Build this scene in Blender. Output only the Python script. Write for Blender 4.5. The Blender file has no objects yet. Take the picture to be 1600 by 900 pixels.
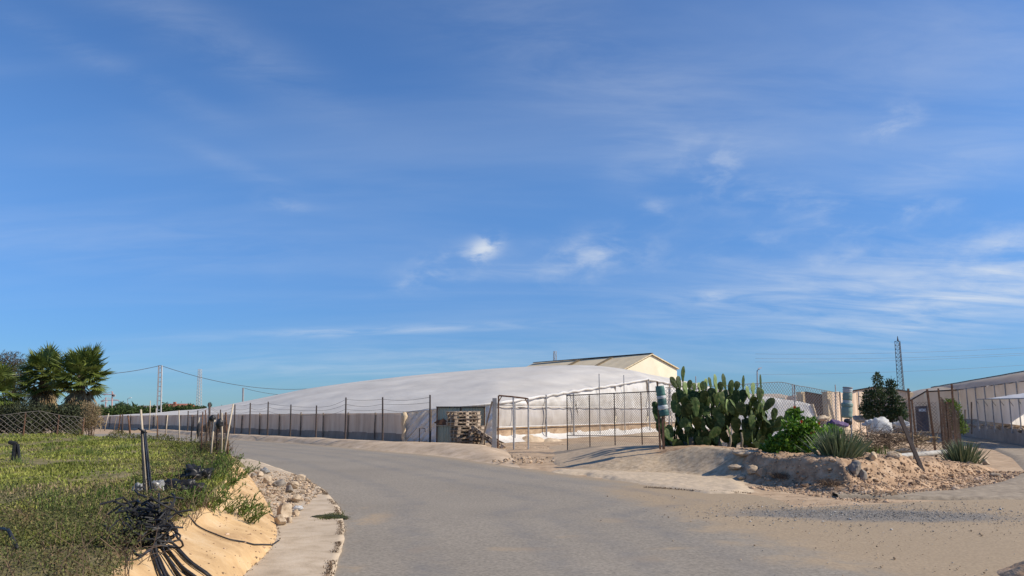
import bpy, math, random
import numpy as np
from mathutils import Vector, Matrix, noise as mnoise

SC = bpy.context.scene
COL = SC.collection
RND = random.Random(11)
NP = np.random.default_rng(5)
FPX = 1186.0
PITCH = math.atan(190 / FPX)
CP, SP = math.cos(PITCH), math.sin(PITCH)
EYE = 1.6

# ------------------------------------------------------------------ camera
cam_d = bpy.data.cameras.new('camera')
cam = bpy.data.objects.new('camera', cam_d)
COL.objects.link(cam)
cam.location = (0, 0, EYE)
cam.rotation_euler = (math.pi / 2 + PITCH, 0, 0)
cam_d.sensor_width = 36
cam_d.lens = 36 * FPX / 1600
cam_d.clip_start = 0.1
cam_d.clip_end = 9000
SC.camera = cam


def ray(px, py):
    a, b = (px - 800) / FPX, (450 - py) / FPX
    return Vector((a, CP - b * SP, SP + b * CP))


def P(px, py, z=0.0):
    """where the photo's pixel meets the level z"""
    d = ray(px, py)
    t = (z - EYE) / d.z
    return Vector((d.x * t, d.y * t, z))


def A(px, py, Y):
    """the photo's pixel at the distance Y"""
    d = ray(px, py)
    t = Y / d.y
    return Vector((d.x * t, Y, EYE + d.z * t))


def sstep(a, b, x):
    t = np.clip((np.asarray(x, float) - a) / (b - a), 0, 1)
    return t * t * (3 - 2 * t)


def fbm(x, y, s, o=3, seed=0.0):
    return mnoise.fractal(Vector((x * s, y * s, seed)), 0.9, 2.1, o)


# ------------------------------------------------------------------ mesh builder
class MB:
    def __init__(self):
        self.v, self.f = [], []

    def add(self, verts, faces):
        o = len(self.v)
        self.v.extend([tuple(p) for p in verts])
        self.f.extend([tuple(i + o for i in q) for q in faces])
        return self

    def box(self, c, size, rot=None, jit=0.0):
        sx, sy, sz = [s / 2 for s in size]
        vs = []
        for dx, dy, dz in ((-1, -1, -1), (1, -1, -1), (1, 1, -1), (-1, 1, -1), (-1, -1, 1), (1, -1, 1), (1, 1, 1), (-1, 1, 1)):
            p = Vector((dx * sx, dy * sy, dz * sz))
            if jit:
                p += Vector([RND.uniform(-jit, jit) for _ in range(3)])
            if rot is not None:
                p = rot @ p
            vs.append(p + Vector(c))
        return self.add(vs, [(0, 3, 2, 1), (4, 5, 6, 7), (0, 1, 5, 4), (1, 2, 6, 5), (2, 3, 7, 6), (3, 0, 4, 7)])

    def bar(self, a, b, w, d=None):
        """square bar from a to b"""
        a, b = Vector(a), Vector(b)
        d = d or w
        z = (b - a)
        L = z.length
        z.normalize()
        h = Vector((0, 0, 1)) if abs(z.z) < .9 else Vector((0, 1, 0))
        x = z.cross(h).normalized()
        y = z.cross(x)
        R = Matrix((x, y, z)).transposed()
        return self.box((a + b) / 2, (w, d, L), R)

    def tube(self, pts, r, n=6, cap=True):
        pts = [Vector(p) for p in pts]
        m = len(pts)
        rs = r if isinstance(r, (list, tuple)) else [r] * m
        vs, fs = [], []
        up = None
        for i, p in enumerate(pts):
            t = (pts[min(i + 1, m - 1)] - pts[max(i - 1, 0)])
            if t.length < 1e-9:
                t = Vector((0, 0, 1))
            t.normalize()
            if up is None or abs(up.dot(t)) > .98:
                up = Vector((0, 0, 1)) if abs(t.z) < .9 else Vector((1, 0, 0))
            x = t.cross(up).normalized()
            y = x.cross(t).normalized()
            up = y
            for k in range(n):
                an = 2 * math.pi * k / n
                vs.append(p + (x * math.cos(an) + y * math.sin(an)) * rs[i])
        for i in range(m - 1):
            for k in range(n):
                a, b = i * n + k, i * n + (k + 1) % n
                fs.append((a, b, b + n, a + n))
        if cap:
            fs.append(tuple(range(n - 1, -1, -1)))
            fs.append(tuple(range((m - 1) * n, m * n)))
        return self.add(vs, fs)

    def lathe(self, c, prof, n=16, tilt=None):
        """prof: (r, z) pairs; a closed turned shape"""
        vs, fs = [], []
        for r, z in prof:
            for k in range(n):
                an = 2 * math.pi * k / n
                p = Vector((r * math.cos(an), r * math.sin(an), z))
                if tilt is not None:
                    p = tilt @ p
                vs.append(p + Vector(c))
        m = len(prof)
        for i in range(m - 1):
            for k in range(n):
                a, b = i * n + k, i * n + (k + 1) % n
                fs.append((a, b, b + n, a + n))
        fs.append(tuple(range(n - 1, -1, -1)))
        fs.append(tuple(range((m - 1) * n, m * n)))
        return self.add(vs, fs)

    def grid(self, rows, flip=False):
        """rows: list of lists of points"""
        n, m = len(rows), len(rows[0])
        vs = [p for r in rows for p in r]
        fs = []
        for i in range(n - 1):
            for j in range(m - 1):
                q = (i * m + j, i * m + j + 1, (i + 1) * m + j + 1, (i + 1) * m + j)
                fs.append(q[::-1] if flip else q)
        return self.add(vs, fs)

    def prism(self, poly, ext):
        """poly: list of 3-D points, ext: extrusion vector"""
        n = len(poly)
        ext = Vector(ext)
        vs = [Vector(p) for p in poly] + [Vector(p) + ext for p in poly]
        fs = [tuple(range(n - 1, -1, -1)), tuple(range(n, 2 * n))]
        for i in range(n):
            j = (i + 1) % n
            fs.append((i, j, j + n, i + n))
        return self.add(vs, fs)

    def leaves(self, p, d, s, L, W, fold=0.25):
        """numpy: many rhombic folded leaves. p,d,s (N,3), L,W (N,)"""
        n = len(p)
        if n == 0:
            return self
        nrm = np.cross(d, s)
        L, W = L[:, None], W[:, None]
        mid = p + d * L * .5
        q = np.stack([p, mid + s * W * .5 + nrm * W * fold, p + d * L, mid - s * W * .5 + nrm * W * fold], 1).reshape(-1, 3)
        o = len(self.v)
        self.v.extend(map(tuple, q.tolist()))
        i = np.arange(n) * 4 + o
        self.f.extend(map(tuple, np.stack([i, i + 1, i + 2], 1).tolist()))
        self.f.extend(map(tuple, np.stack([i, i + 2, i + 3], 1).tolist()))
        return self

    def blades(self, p, ang, lean, h, w):
        """numpy: many grass blades of two segments"""
        n = len(p)
        c, s = np.cos(ang), np.sin(ang)
        dirh = np.stack([c, s, 0 * c], 1)
        side = np.stack([-s, c, 0 * c], 1)
        up = np.array([0, 0, 1.0])
        h_, w_, l_ = h[:, None], w[:, None], lean[:, None]
        m = p + up * h_ * .55 + dirh * l_ * h_ * .3
        t = p + up * h_ * (1 - .25 * l_) + dirh * l_ * h_
        q = np.stack([p - side * w_ / 2, p + side * w_ / 2, m + side * w_ * .38, m - side * w_ * .38, t], 1).reshape(-1, 3)
        o = len(self.v)
        self.v.extend(map(tuple, q.tolist()))
        i = np.arange(n) * 5 + o
        self.f.extend(map(tuple, np.stack([i, i + 1, i + 2, i + 3], 1).tolist()))
        self.f.extend(map(tuple, np.stack([i + 3, i + 2, i + 4], 1).tolist()))
        return self

    def build(self, name, mat, parent=None, smooth=False, origin=None, local=False):
        me = bpy.data.meshes.new(name)
        off = Vector((0, 0, 0))
        if local:
            off = Vector((0, 0, 0))
        elif parent is not None:
            q = parent
            while q is not None:
                off += q.location
                q = q.parent
        elif origin is not None:
            off = Vector(origin)
        v = np.array(self.v, dtype=float).reshape(-1, 3)
        if parent is None and origin is None and not local:
            lo, hi = v.min(0), v.max(0)
            off = Vector(((lo[0] + hi[0]) / 2, (lo[1] + hi[1]) / 2, lo[2]))
        v = v - np.array(off)
        me.from_pydata(v.tolist(), [], self.f)
        if smooth:
            me.polygons.foreach_set('use_smooth', np.ones(len(me.polygons), bool))
        if mat is not None:
            me.materials.append(mat)
        me.update()
        o = bpy.data.objects.new(name, me)
        COL.objects.link(o)
        if parent is not None:
            o.parent = parent
        elif not local:
            o.location = off
        return o


ICO_V = ICO_F = None


def _ico():
    global ICO_V, ICO_F
    t = (1 + 5 ** .5) / 2
    v = np.array([(-1, t, 0), (1, t, 0), (-1, -t, 0), (1, -t, 0), (0, -1, t), (0, 1, t), (0, -1, -t), (0, 1, -t), (t, 0, -1), (t, 0, 1), (-t, 0, -1), (-t, 0, 1)], float)
    ICO_V = v / np.linalg.norm(v[0])
    ICO_F = [(0, 11, 5), (0, 5, 1), (0, 1, 7), (0, 7, 10), (0, 10, 11), (1, 5, 9), (5, 11, 4), (11, 10, 2), (10, 7, 6), (7, 1, 8), (3, 9, 4), (3, 4, 2), (3, 2, 6), (3, 6, 8), (3, 8, 9), (4, 9, 5), (2, 4, 11), (6, 2, 10), (8, 6, 7), (9, 8, 1)]


_ico()


def subdiv(v, f, k):
    v = [tuple(p) for p in v]
    for _ in range(k):
        cache, nf = {}, []

        def mid(a, b):
            key = (min(a, b), max(a, b))
            if key not in cache:
                p = (np.array(v[a]) + np.array(v[b])) / 2
                v.append(tuple(p / np.linalg.norm(p)))
                cache[key] = len(v) - 1
            return cache[key]
        for a, b, c in f:
            x, y, z = mid(a, b), mid(b, c), mid(c, a)
            nf += [(a, x, z), (b, y, x), (c, z, y), (x, y, z)]
        f = nf
    return np.array(v), f


SPH2 = subdiv(ICO_V, ICO_F, 2)
SPH3 = subdiv(ICO_V, ICO_F, 3)


def rock_mesh(mb, c, size, rng, cuts=7, rough=.12, sph=None):
    """an angular stone: a noisy ball with flat faces cut off"""
    V, F = sph or SPH2
    v = V.copy()
    for _ in range(cuts):
        n = np.array([rng.gauss(0, 1) for _ in range(3)])
        n /= np.linalg.norm(n)
        h = rng.uniform(.55, .85)
        d = v @ n
        over = d > h
        v[over] -= np.outer(d[over] - h, n)
    sd = rng.uniform(0, 99)
    for i in range(len(v)):
        v[i] *= 1 + rough * mnoise.noise(Vector(v[i] * 3.1) + Vector((sd, 0, 0)))
    an = rng.uniform(0, 6.28)
    R = np.array([[math.cos(an), -math.sin(an), 0], [math.sin(an), math.cos(an), 0], [0, 0, 1]])
    v = (v * np.array(size) * .5) @ R.T + np.array(c)
    mb.add(v.tolist(), F)
    return mb


def pebbles(mb, pts, sizes, flat=.6):
    """many little angular stones, 20 faces each"""
    n = len(pts)
    jit = 1 + NP.uniform(-.28, .28, (n, 12, 1))
    v = ICO_V[None] * jit
    sc = np.stack([NP.uniform(.7, 1.35, n), NP.uniform(.7, 1.2, n), NP.uniform(flat * .7, flat * 1.3, n)], 1)
    v = v * sc[:, None, :] * (np.asarray(sizes)[:, None, None] * .5)
    a = NP.uniform(0, 6.28, n)
    c, s = np.cos(a)[:, None], np.sin(a)[:, None]
    x = v[..., 0] * c - v[..., 1] * s
    y = v[..., 0] * s + v[..., 1] * c
    v = np.stack([x, y, v[..., 2]], 2) + np.asarray(pts)[:, None, :]
    o = len(mb.v)
    mb.v.extend(map(tuple, v.reshape(-1, 3).tolist()))
    F = np.array(ICO_F)
    f = (F[None] + (np.arange(n) * 12)[:, None, None] + o).reshape(-1, 3)
    mb.f.extend(map(tuple, f.tolist()))
    return mb


def rand_dirs(n, up=0.0):
    d = NP.normal(size=(n, 3))
    d[:, 2] += up
    return d / np.linalg.norm(d, axis=1, keepdims=True)


def perp(d):
    r = rand_dirs(len(d))
    s = np.cross(d, r)
    return s / (np.linalg.norm(s, axis=1, keepdims=True) + 1e-9)


def foliage(mb, blobs, n, L, W, up=.35, shell=.45, fold=.2):
    """n leaves through a list of ellipsoids (centre, radii)"""
    w = np.array([b[1][0] * b[1][1] + b[1][1] * b[1][2] for b in blobs])
    k = NP.choice(len(blobs), n, p=w / w.sum())
    C = np.array([list(b[0]) for b in blobs])[k]
    R = np.array([list(b[1]) for b in blobs])[k]
    u = rand_dirs(n)
    rad = NP.uniform(0, 1, n) ** shell
    p = C + u * R * (rad * NP.uniform(.85, 1.15, n))[:, None]
    d = u * .8 + rand_dirs(n, up)
    d /= np.linalg.norm(d, axis=1, keepdims=True)
    mb.leaves(p, d, perp(d), NP.uniform(.6, 1.3, n) * L, NP.uniform(.7, 1.25, n) * W, fold)
    return mb


# ------------------------------------------------------------------ tagging
def empty(name, loc, label=None, cat=None, group=None):
    o = bpy.data.objects.new(name, None)
    COL.objects.link(o)
    o.location = loc
    o.empty_display_size = .1
    if label:
        tag(o, label, cat, group)
    return o


def tag(o, label, cat, group=None, kind=None):
    o['label'] = label
    o['category'] = cat
    if group:
        o['group'] = group
    if kind:
        o['kind'] = kind
    return o


def structure(o):
    o['kind'] = 'structure'
    return o


def stuff(o, label, cat):
    return tag(o, label, cat, None, 'stuff')


def copy_tree(o, parent=None):
    c = o.copy()
    COL.objects.link(c)
    c.parent = parent
    for ch in [q for q in o.children]:
        copy_tree(ch, c)
    return c


# ------------------------------------------------------------------ materials
def M(name, cols, scale=6.0, stretch=(1, 1, 1), rough=.85, bump=.25, bscale=None, island=0.0, trans=0.0, metal=0.0, spec=.3,
      big=.18, bigscale=.7, attr=None, detail=7, contrast=None, alpha=None, objvar=0.0):
    """a procedural material: noise through a ramp of colours, slow patches, bump, optional per-piece variation"""
    m = bpy.data.materials.new(name)
    m.use_nodes = True
    nt = m.node_tree
    N, Lk = nt.nodes, nt.links
    N.clear()
    out = N.new('ShaderNodeOutputMaterial')
    tc = N.new('ShaderNodeTexCoord')
    mp = N.new('ShaderNodeMapping')
    mp.inputs['Scale'].default_value = stretch
    Lk.new(tc.outputs['Object'], mp.inputs['Vector'])
    nz = N.new('ShaderNodeTexNoise')
    nz.inputs['Scale'].default_value = scale
    nz.inputs['Detail'].default_value = detail
    nz.inputs['Roughness'].default_value = .65
    Lk.new(mp.outputs[0], nz.inputs['Vector'])
    rp = N.new('ShaderNodeValToRGB')
    el = rp.color_ramp.elements
    lo, hi = contrast or (.32, .68)
    n = len(cols)
    while len(el) < n:
        el.new(.5)
    for i, c in enumerate(cols):
        el[i].position = lo + (hi - lo) * i / max(1, n - 1)
        el[i].color = (*c, 1)
    Lk.new(nz.outputs['Fac'], rp.inputs['Fac'])
    col = rp.outputs['Color']

    def mult(col, fac_socket, a, b):
        mr = N.new('ShaderNodeMapRange')
        mr.inputs['To Min'].default_value = a
        mr.inputs['To Max'].default_value = b
        Lk.new(fac_socket, mr.inputs['Value'])
        vm = N.new('ShaderNodeVectorMath')
        vm.operation = 'SCALE'
        Lk.new(col, vm.inputs[0])
        Lk.new(mr.outputs[0], vm.inputs['Scale'])
        return vm.outputs[0]
    if big:
        n2 = N.new('ShaderNodeTexNoise')
        n2.inputs['Scale'].default_value = bigscale
        n2.inputs['Detail'].default_value = 3
        Lk.new(tc.outputs['Object'], n2.inputs['Vector'])
        col = mult(col, n2.outputs['Fac'], 1 - 2 * big, 1 + 2 * big)
    if island:
        ge = N.new('ShaderNodeNewGeometry')
        col = mult(col, ge.outputs['Random Per Island'], 1 - island, 1 + island)
    if objvar:
        oi = N.new('ShaderNodeObjectInfo')
        col = mult(col, oi.outputs['Random'], 1 - objvar, 1 + objvar)
    if attr:
        for (aname, acol, namp) in attr:
            an = N.new('ShaderNodeAttribute')
            an.attribute_name = aname
            # break the edge of the mask up with noise
            n3 = N.new('ShaderNodeTexNoise')
            n3.inputs['Scale'].default_value = 1.7
            n3.inputs['Detail'].default_value = 9
            n3.inputs['Roughness'].default_value = .72
            Lk.new(tc.outputs['Object'], n3.inputs['Vector'])
            ma = N.new('ShaderNodeMath')
            ma.operation = 'MULTIPLY_ADD'
            Lk.new(n3.outputs['Fac'], ma.inputs[0])
            ma.inputs[1].default_value = namp
            ma.inputs[2].default_value = -namp * .5
            ad = N.new('ShaderNodeMath')
            ad.operation = 'ADD'
            Lk.new(an.outputs['Fac'], ad.inputs[0])
            Lk.new(ma.outputs[0], ad.inputs[1])
            mr = N.new('ShaderNodeMapRange')
            mr.interpolation_type = 'SMOOTHSTEP'
            mr.inputs['From Min'].default_value = .25
            mr.inputs['From Max'].default_value = .75
            Lk.new(ad.outputs[0], mr.inputs['Value'])
            # only where there is any mask at all
            gt = N.new('ShaderNodeMath')
            gt.operation = 'MULTIPLY'
            mr2 = N.new('ShaderNodeMapRange')
            mr2.inputs['From Min'].default_value = 0
            mr2.inputs['From Max'].default_value = .25
            Lk.new(an.outputs['Fac'], mr2.inputs['Value'])
            Lk.new(mr.outputs[0], gt.inputs[0])
            Lk.new(mr2.outputs[0], gt.inputs[1])
            mx = N.new('ShaderNodeMix')
            mx.data_type = 'RGBA'
            Lk.new(gt.outputs[0], mx.inputs['Factor'])
            Lk.new(col, mx.inputs['A'])
            n4 = N.new('ShaderNodeTexNoise')
            n4.inputs['Scale'].default_value = scale * 1.3
            n4.inputs['Detail'].default_value = 8
            Lk.new(tc.outputs['Object'], n4.inputs['Vector'])
            base = N.new('ShaderNodeRGB')
            base.outputs[0].default_value = (*acol, 1)
            c2 = mult(base.outputs[0], n4.outputs['Fac'], .55, 1.45)
            Lk.new(c2, mx.inputs['B'])
            col = mx.outputs['Result']
    bs = N.new('ShaderNodeBsdfPrincipled')
    Lk.new(col, bs.inputs['Base Color'])
    bs.inputs['Roughness'].default_value = rough
    bs.inputs['Metallic'].default_value = metal
    bs.inputs['Specular IOR Level'].default_value = spec
    if bump:
        nb = N.new('ShaderNodeTexNoise')
        nb.inputs['Scale'].default_value = bscale or scale * 3
        nb.inputs['Detail'].default_value = 4
        nb.inputs['Roughness'].default_value = .55
        Lk.new(mp.outputs[0], nb.inputs['Vector'])
        bp = N.new('ShaderNodeBump')
        bp.inputs['Strength'].default_value = bump
        bp.inputs['Distance'].default_value = .3 / (bscale or scale * 3)
        Lk.new(nb.outputs['Fac'], bp.inputs['Height'])
        Lk.new(bp.outputs[0], bs.inputs['Normal'])
    sh = bs.outputs[0]
    if trans:
        tr = N.new('ShaderNodeBsdfTranslucent')
        Lk.new(col, tr.inputs['Color'])
        mx = N.new('ShaderNodeMixShader')
        mx.inputs[0].default_value = trans
        Lk.new(sh, mx.inputs[1])
        Lk.new(tr.outputs[0], mx.inputs[2])
        sh = mx.outputs[0]
    if alpha is not None:
        tp = N.new('ShaderNodeBsdfTransparent')
        mx = N.new('ShaderNodeMixShader')
        mx.inputs[0].default_value = alpha
        Lk.new(tp.outputs[0], mx.inputs[1])
        Lk.new(sh, mx.inputs[2])
        sh = mx.outputs[0]
    Lk.new(sh, out.inputs['Surface'])
    return m


def corrugated(name, c1, c2, freq, axis, rough=.6):
    """sheet metal or fibre cement: ribs as a real bump wave, stained by noise"""
    m = M(name, [c1, c2], 1.6, rough=rough, bump=0, big=.12)
    nt = m.node_tree
    N, Lk = nt.nodes, nt.links
    bs = [n for n in N if n.type == 'BSDF_PRINCIPLED'][0]
    tc = [n for n in N if n.type == 'TEX_COORD'][0]
    wv = N.new('ShaderNodeTexWave')
    wv.bands_direction = axis
    wv.inputs['Scale'].default_value = freq
    Lk.new(tc.outputs['Object'], wv.inputs['Vector'])
    bp = N.new('ShaderNodeBump')
    bp.inputs['Strength'].default_value = .6
    bp.inputs['Distance'].default_value = .06
    Lk.new(wv.outputs['Fac'], bp.inputs['Height'])
    Lk.new(bp.outputs[0], bs.inputs['Normal'])
    return m


MAT = {}
MAT['asphalt'] = M('asphalt', [(.175, .153, .122), (.25, .217, .172), (.325, .284, .226)], 26, rough=.9, bump=.35, bscale=70, big=.10, bigscale=.35,
                   attr=[('dust', (.32, .244, .158), 1.0), ('gravel', (.20, .178, .15), 1.0), ('stain', (.34, .26, .17), 1.3), ('tyre', (.155, .15, .145), .7)])
MAT['driveway'] = M('driveway_dust', [(.19, .155, .115), (.29, .235, .17), (.39, .32, .235)], 7, rough=.95, bump=.5, bscale=40, big=.14, detail=10)
MAT['dirt'] = M('yard_dirt', [(.27, .185, .115), (.40, .285, .18), (.50, .375, .25)], 3.0, rough=.95, bump=.6, bscale=14, big=.16)
MAT['orange_dirt'] = M('orange_dirt', [(.22, .14, .085), (.385, .255, .155), (.50, .365, .245)], 4.5, rough=.95, bump=.9, bscale=16, big=.16, bigscale=1.2,
                       attr=[('pale', (.43, .325, .215), .5)])
MAT['far_land'] = M('far_land', [(.16, .14, .09), (.27, .22, .15)], .05, rough=.95, bump=0)
MAT['berm'] = M('berm_cement', [(.38, .28, .185), (.48, .365, .25), (.55, .43, .31)], 2.2, rough=.95, bump=.5, bscale=12)
MAT['slope'] = M('ochre_concrete', [(.40, .25, .12), (.55, .365, .18), (.63, .46, .27)], 2.2, rough=.9, bump=.45, bscale=24, big=.13, bigscale=1.3, detail=10)
MAT['gutter'] = M('pale_concrete', [(.38, .295, .20), (.49, .39, .275), (.55, .45, .33)], 3.2, rough=.92, bump=.45, bscale=30, big=.10)
MAT['apron'] = M('sprayed_cement', [(.27, .20, .13), (.41, .315, .21), (.52, .41, .28)], 8, rough=.95, bump=.5, bscale=32, big=.10,
                 attr=[('flat', (.47, .375, .265), .4)])
MAT['soil'] = M('lawn_soil', [(.10, .085, .035), (.17, .145, .06), (.24, .19, .10)], 3.0, rough=.95, bump=.6, bscale=14, big=.25)
MAT['grass'] = M('grass_blades', [(.14, .185, .028), (.25, .275, .055), (.36, .34, .10)], .9, rough=.7, bump=0, island=.4, trans=.3, big=.38, bigscale=.5)
MAT['weed'] = M('green_weed', [(.07, .115, .025), (.13, .19, .04), (.19, .23, .07)], 1.2, rough=.7, bump=0, island=.4, trans=.3, big=.2)
MAT['creeper'] = M('creeping_leaves', [(.05, .065, .018), (.12, .13, .04), (.21, .135, .065)], 1.6, rough=.75, bump=0, island=.5, trans=.25, big=.3, bigscale=.9)
MAT['twig'] = M('dry_twigs', [(.10, .065, .04), (.20, .14, .09)], 3, rough=.9, bump=0, island=.4)
MAT['dry'] = M('dry_straw', [(.20, .15, .08), (.34, .26, .15)], 3, rough=.9, bump=0, island=.4, trans=.2)
MAT['cactus'] = M('cactus_skin', [(.019, .04, .010), (.038, .070, .017), (.068, .10, .027), (.17, .145, .07)], 4, rough=.6, bump=.15, bscale=40, big=.25, bigscale=2, spec=.22, objvar=.38)
MAT['cactus_lit'] = M('cactus_lit_skin', [(.13, .20, .06), (.22, .29, .10)], 4, rough=.55, bump=.12, bscale=40, big=.15, spec=.45)  # paler copy of the skin, sunlight painted into the colour of some pads
MAT['cactus_trunk'] = M('cactus_bark', [(.10, .085, .055), (.24, .20, .14)], 7, rough=.9, bump=.6)
MAT['bush'] = M('glossy_leaves', [(.07, .15, .015), (.14, .27, .03), (.24, .37, .06)], 1.5, rough=.45, bump=0, island=.45, trans=.3, big=.2, spec=.4)
MAT['shrub'] = M('dark_shrub_leaves', [(.025, .045, .015), (.05, .08, .03), (.085, .115, .05)], 2, rough=.55, bump=0, island=.45, trans=.2)
MAT['hedge'] = M('hedge_leaves', [(.02, .026, .012), (.04, .05, .02), (.06, .065, .03)], 1.2, rough=.7, bump=0, island=.45, trans=.1)
MAT['crop'] = M('crop_leaves', [(.05, .085, .025), (.09, .14, .04)], .6, rough=.7, bump=0, island=.4, trans=.25)
MAT['aloe'] = M('aloe_blades', [(.075, .11, .05), (.15, .19, .09), (.23, .26, .15)], 3, rough=.5, bump=0, island=.35, spec=.4)
MAT['palm'] = M('palm_fronds', [(.065, .10, .018), (.13, .17, .035), (.22, .24, .07)], 1.2, rough=.5, bump=0, island=.35, trans=.25, spec=.4)
MAT['skirt'] = M('dead_palm_fronds', [(.14, .10, .05), (.28, .21, .12)], 2, rough=.85, bump=0, island=.4)
MAT['bark'] = M('palm_bark', [(.08, .06, .04), (.17, .13, .085)], 6, rough=.95, bump=.8)
MAT['tamarisk'] = M('feathery_twigs', [(.07, .06, .04), (.13, .105, .07)], 2, rough=.85, bump=0, island=.4, trans=.2)
MAT['red'] = M('red_petals', [(.45, .03, .02), (.6, .07, .03)], 8, rough=.5, bump=0, trans=.2)
MAT['netting'] = M('roof_netting', [(.52, .49, .445), (.585, .555, .505), (.65, .62, .565)], 1.1, (.25, .25, 1), rough=.75, bump=.5, bscale=3.0, big=.07, bigscale=.25, trans=.14)
MAT['brown_net'] = M('side_netting', [(.60, .44, .31), (.78, .60, .44), (.86, .71, .55)], 1.6, (1.6, 1.6, .12), rough=.9, bump=.2, big=.1, trans=.1)
MAT['brown_base'] = M('dark_net_base', [(.28, .21, .155), (.40, .31, .24)], 2, (1.5, 1.5, .3), rough=.9, bump=.2, trans=.05)
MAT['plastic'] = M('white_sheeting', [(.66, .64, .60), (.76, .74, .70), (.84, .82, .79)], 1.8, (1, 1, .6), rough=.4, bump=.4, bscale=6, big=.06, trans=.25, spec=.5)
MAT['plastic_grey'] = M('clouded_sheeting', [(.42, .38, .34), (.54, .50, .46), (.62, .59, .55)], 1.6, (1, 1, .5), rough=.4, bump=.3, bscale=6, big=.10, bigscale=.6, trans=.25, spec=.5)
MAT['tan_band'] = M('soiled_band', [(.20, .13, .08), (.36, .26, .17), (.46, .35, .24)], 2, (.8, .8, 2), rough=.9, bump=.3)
MAT['tarp'] = M('white_tarp', [(.62, .62, .61), (.78, .78, .76)], 3, rough=.5, bump=.2, big=.06, trans=.4)
MAT['clear_plastic'] = M('clear_plastic', [(.26, .265, .265), (.42, .425, .42)], 9, rough=.3, bump=.5, big=.1, trans=.3, spec=.6)
MAT['rust'] = M('rusty_steel', [(.07, .04, .028), (.14, .075, .045), (.22, .12, .07)], 12, rough=.85, bump=.4, big=.12)
MAT['dark_steel'] = M('dark_steel', [(.045, .035, .03), (.09, .065, .055)], 12, rough=.7, bump=.3)
MAT['galv'] = M('galvanised_steel', [(.26, .255, .25), (.36, .355, .35), (.45, .44, .43)], 9, rough=.55, bump=.15, metal=.3)
MAT['grey_post'] = M('grey_concrete_post', [(.27, .265, .26), (.38, .375, .37)], 7, rough=.9, bump=.4)
MAT['wire'] = M('dull_wire', [(.14, .12, .10), (.22, .20, .17)], 8, rough=.7, bump=0)
MAT['pale_wire'] = M('zinc_wire', [(.33, .32, .30), (.42, .41, .39)], 8, rough=.6, bump=0)
MAT['rust_wire'] = M('rusty_mesh_wire', [(.12, .08, .058), (.20, .14, .10)], 6, rough=.9, bump=0, island=.3)
MAT['bamboo'] = M('bleached_cane', [(.36, .29, .20), (.50, .42, .31), (.60, .53, .42)], 9, (1, 1, .35), rough=.75, bump=.3)
MAT['weathered'] = M('weathered_wood', [(.10, .075, .055), (.19, .145, .105), (.28, .22, .165)], 5, (1, 1, 1), rough=.9, bump=.4, island=.35)
MAT['pallet'] = M('pallet_wood', [(.18, .135, .10), (.32, .25, .185), (.45, .37, .28)], 5, rough=.9, bump=.35, island=.4)
MAT['green_panel'] = corrugated('green_sheet_panel', (.38, .40, .29), (.48, .50, .38), 2.6, 'X')
MAT['hose'] = M('black_hose', [(.014, .014, .016), (.036, .036, .038)], 12, rough=.58, bump=.1, spec=.3, island=.3)
MAT['hose_grey'] = M('grey_hose', [(.10, .11, .125), (.18, .19, .21)], 12, rough=.5, bump=.1)
MAT['black_plastic'] = M('black_plastic', [(.012, .012, .013), (.035, .034, .034)], 12, rough=.4, bump=.4)
MAT['teal'] = M('teal_wrap', [(.055, .15, .13), (.085, .20, .17)], 6, rough=.55, bump=.25)
MAT['teal_dark'] = M('dark_teal_wrap', [(.025, .085, .08), (.05, .125, .115)], 6, rough=.5, bump=.2)
MAT['teal_pale'] = M('faded_teal_wrap', [(.16, .25, .22), (.23, .32, .28)], 6, rough=.6, bump=.3)
MAT['white_band'] = M('pale_band', [(.38, .42, .41), (.55, .58, .57)], 6, rough=.5, bump=.2)
MAT['cream'] = M('cream_render', [(.76, .69, .51), (.82, .75, .57)], .8, rough=.85, bump=.1, big=.04)
MAT['cream_roof'] = corrugated('beige_sheet_roof', (.66, .53, .33), (.74, .61, .40), .8, 'Y')
MAT['tan_wall'] = M('sand_render', [(.50, .39, .255), (.62, .50, .34)], 3, rough=.9, bump=.3)
MAT['brown_gate'] = corrugated('brown_sheet_gate', (.20, .13, .095), (.27, .185, .135), 3, 'X')
MAT['wall'] = M('retaining_wall_render', [(.24, .21, .18), (.34, .30, .255)], 3, rough=.95, bump=.4)
MAT['concrete_pole'] = M('concrete_pole', [(.40, .38, .355), (.52, .50, .47)], 5, rough=.9, bump=.2)
MAT['rock'] = M('tan_rock', [(.28, .205, .135), (.46, .36, .25), (.58, .48, .36)], 6, rough=.95, bump=.6, bscale=18)
MAT['grey_rock'] = M('grey_rock', [(.18, .16, .135), (.31, .275, .235)], 6, rough=.95, bump=.6, bscale=18)
MAT['rubble'] = M('rubble', [(.30, .215, .14), (.46, .35, .24)], 5, rough=.95, bump=.3, island=.5)
MAT['orange_rubble'] = M('orange_rubble', [(.25, .155, .09), (.40, .275, .175), (.5, .39, .28)], 2, rough=.95, bump=.3, island=.5)
MAT['gravel'] = M('dark_gravel', [(.23, .215, .19), (.38, .355, .32)], 5, rough=.9, bump=.2, island=.6)
MAT['pipe'] = M('cement_pipe', [(.30, .29, .27), (.42, .41, .385)], 6, (1, 1, 1), rough=.8, bump=.3)
MAT['purple'] = M('purple_cloth', [(.09, .06, .13), (.17, .12, .22)], 6, rough=.9, bump=.3)
MAT['sand'] = M('pale_sand', [(.50, .38, .25), (.62, .49, .34)], 4, rough=.95, bump=.5)
MAT['redroof'] = M('clay_tiles', [(.28, .10, .07), (.40, .16, .11)], 3, rough=.9, bump=.2)
MAT['white_wall'] = M('white_render', [(.68, .66, .62), (.78, .76, .72)], 1, rough=.9, bump=.1)
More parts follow.
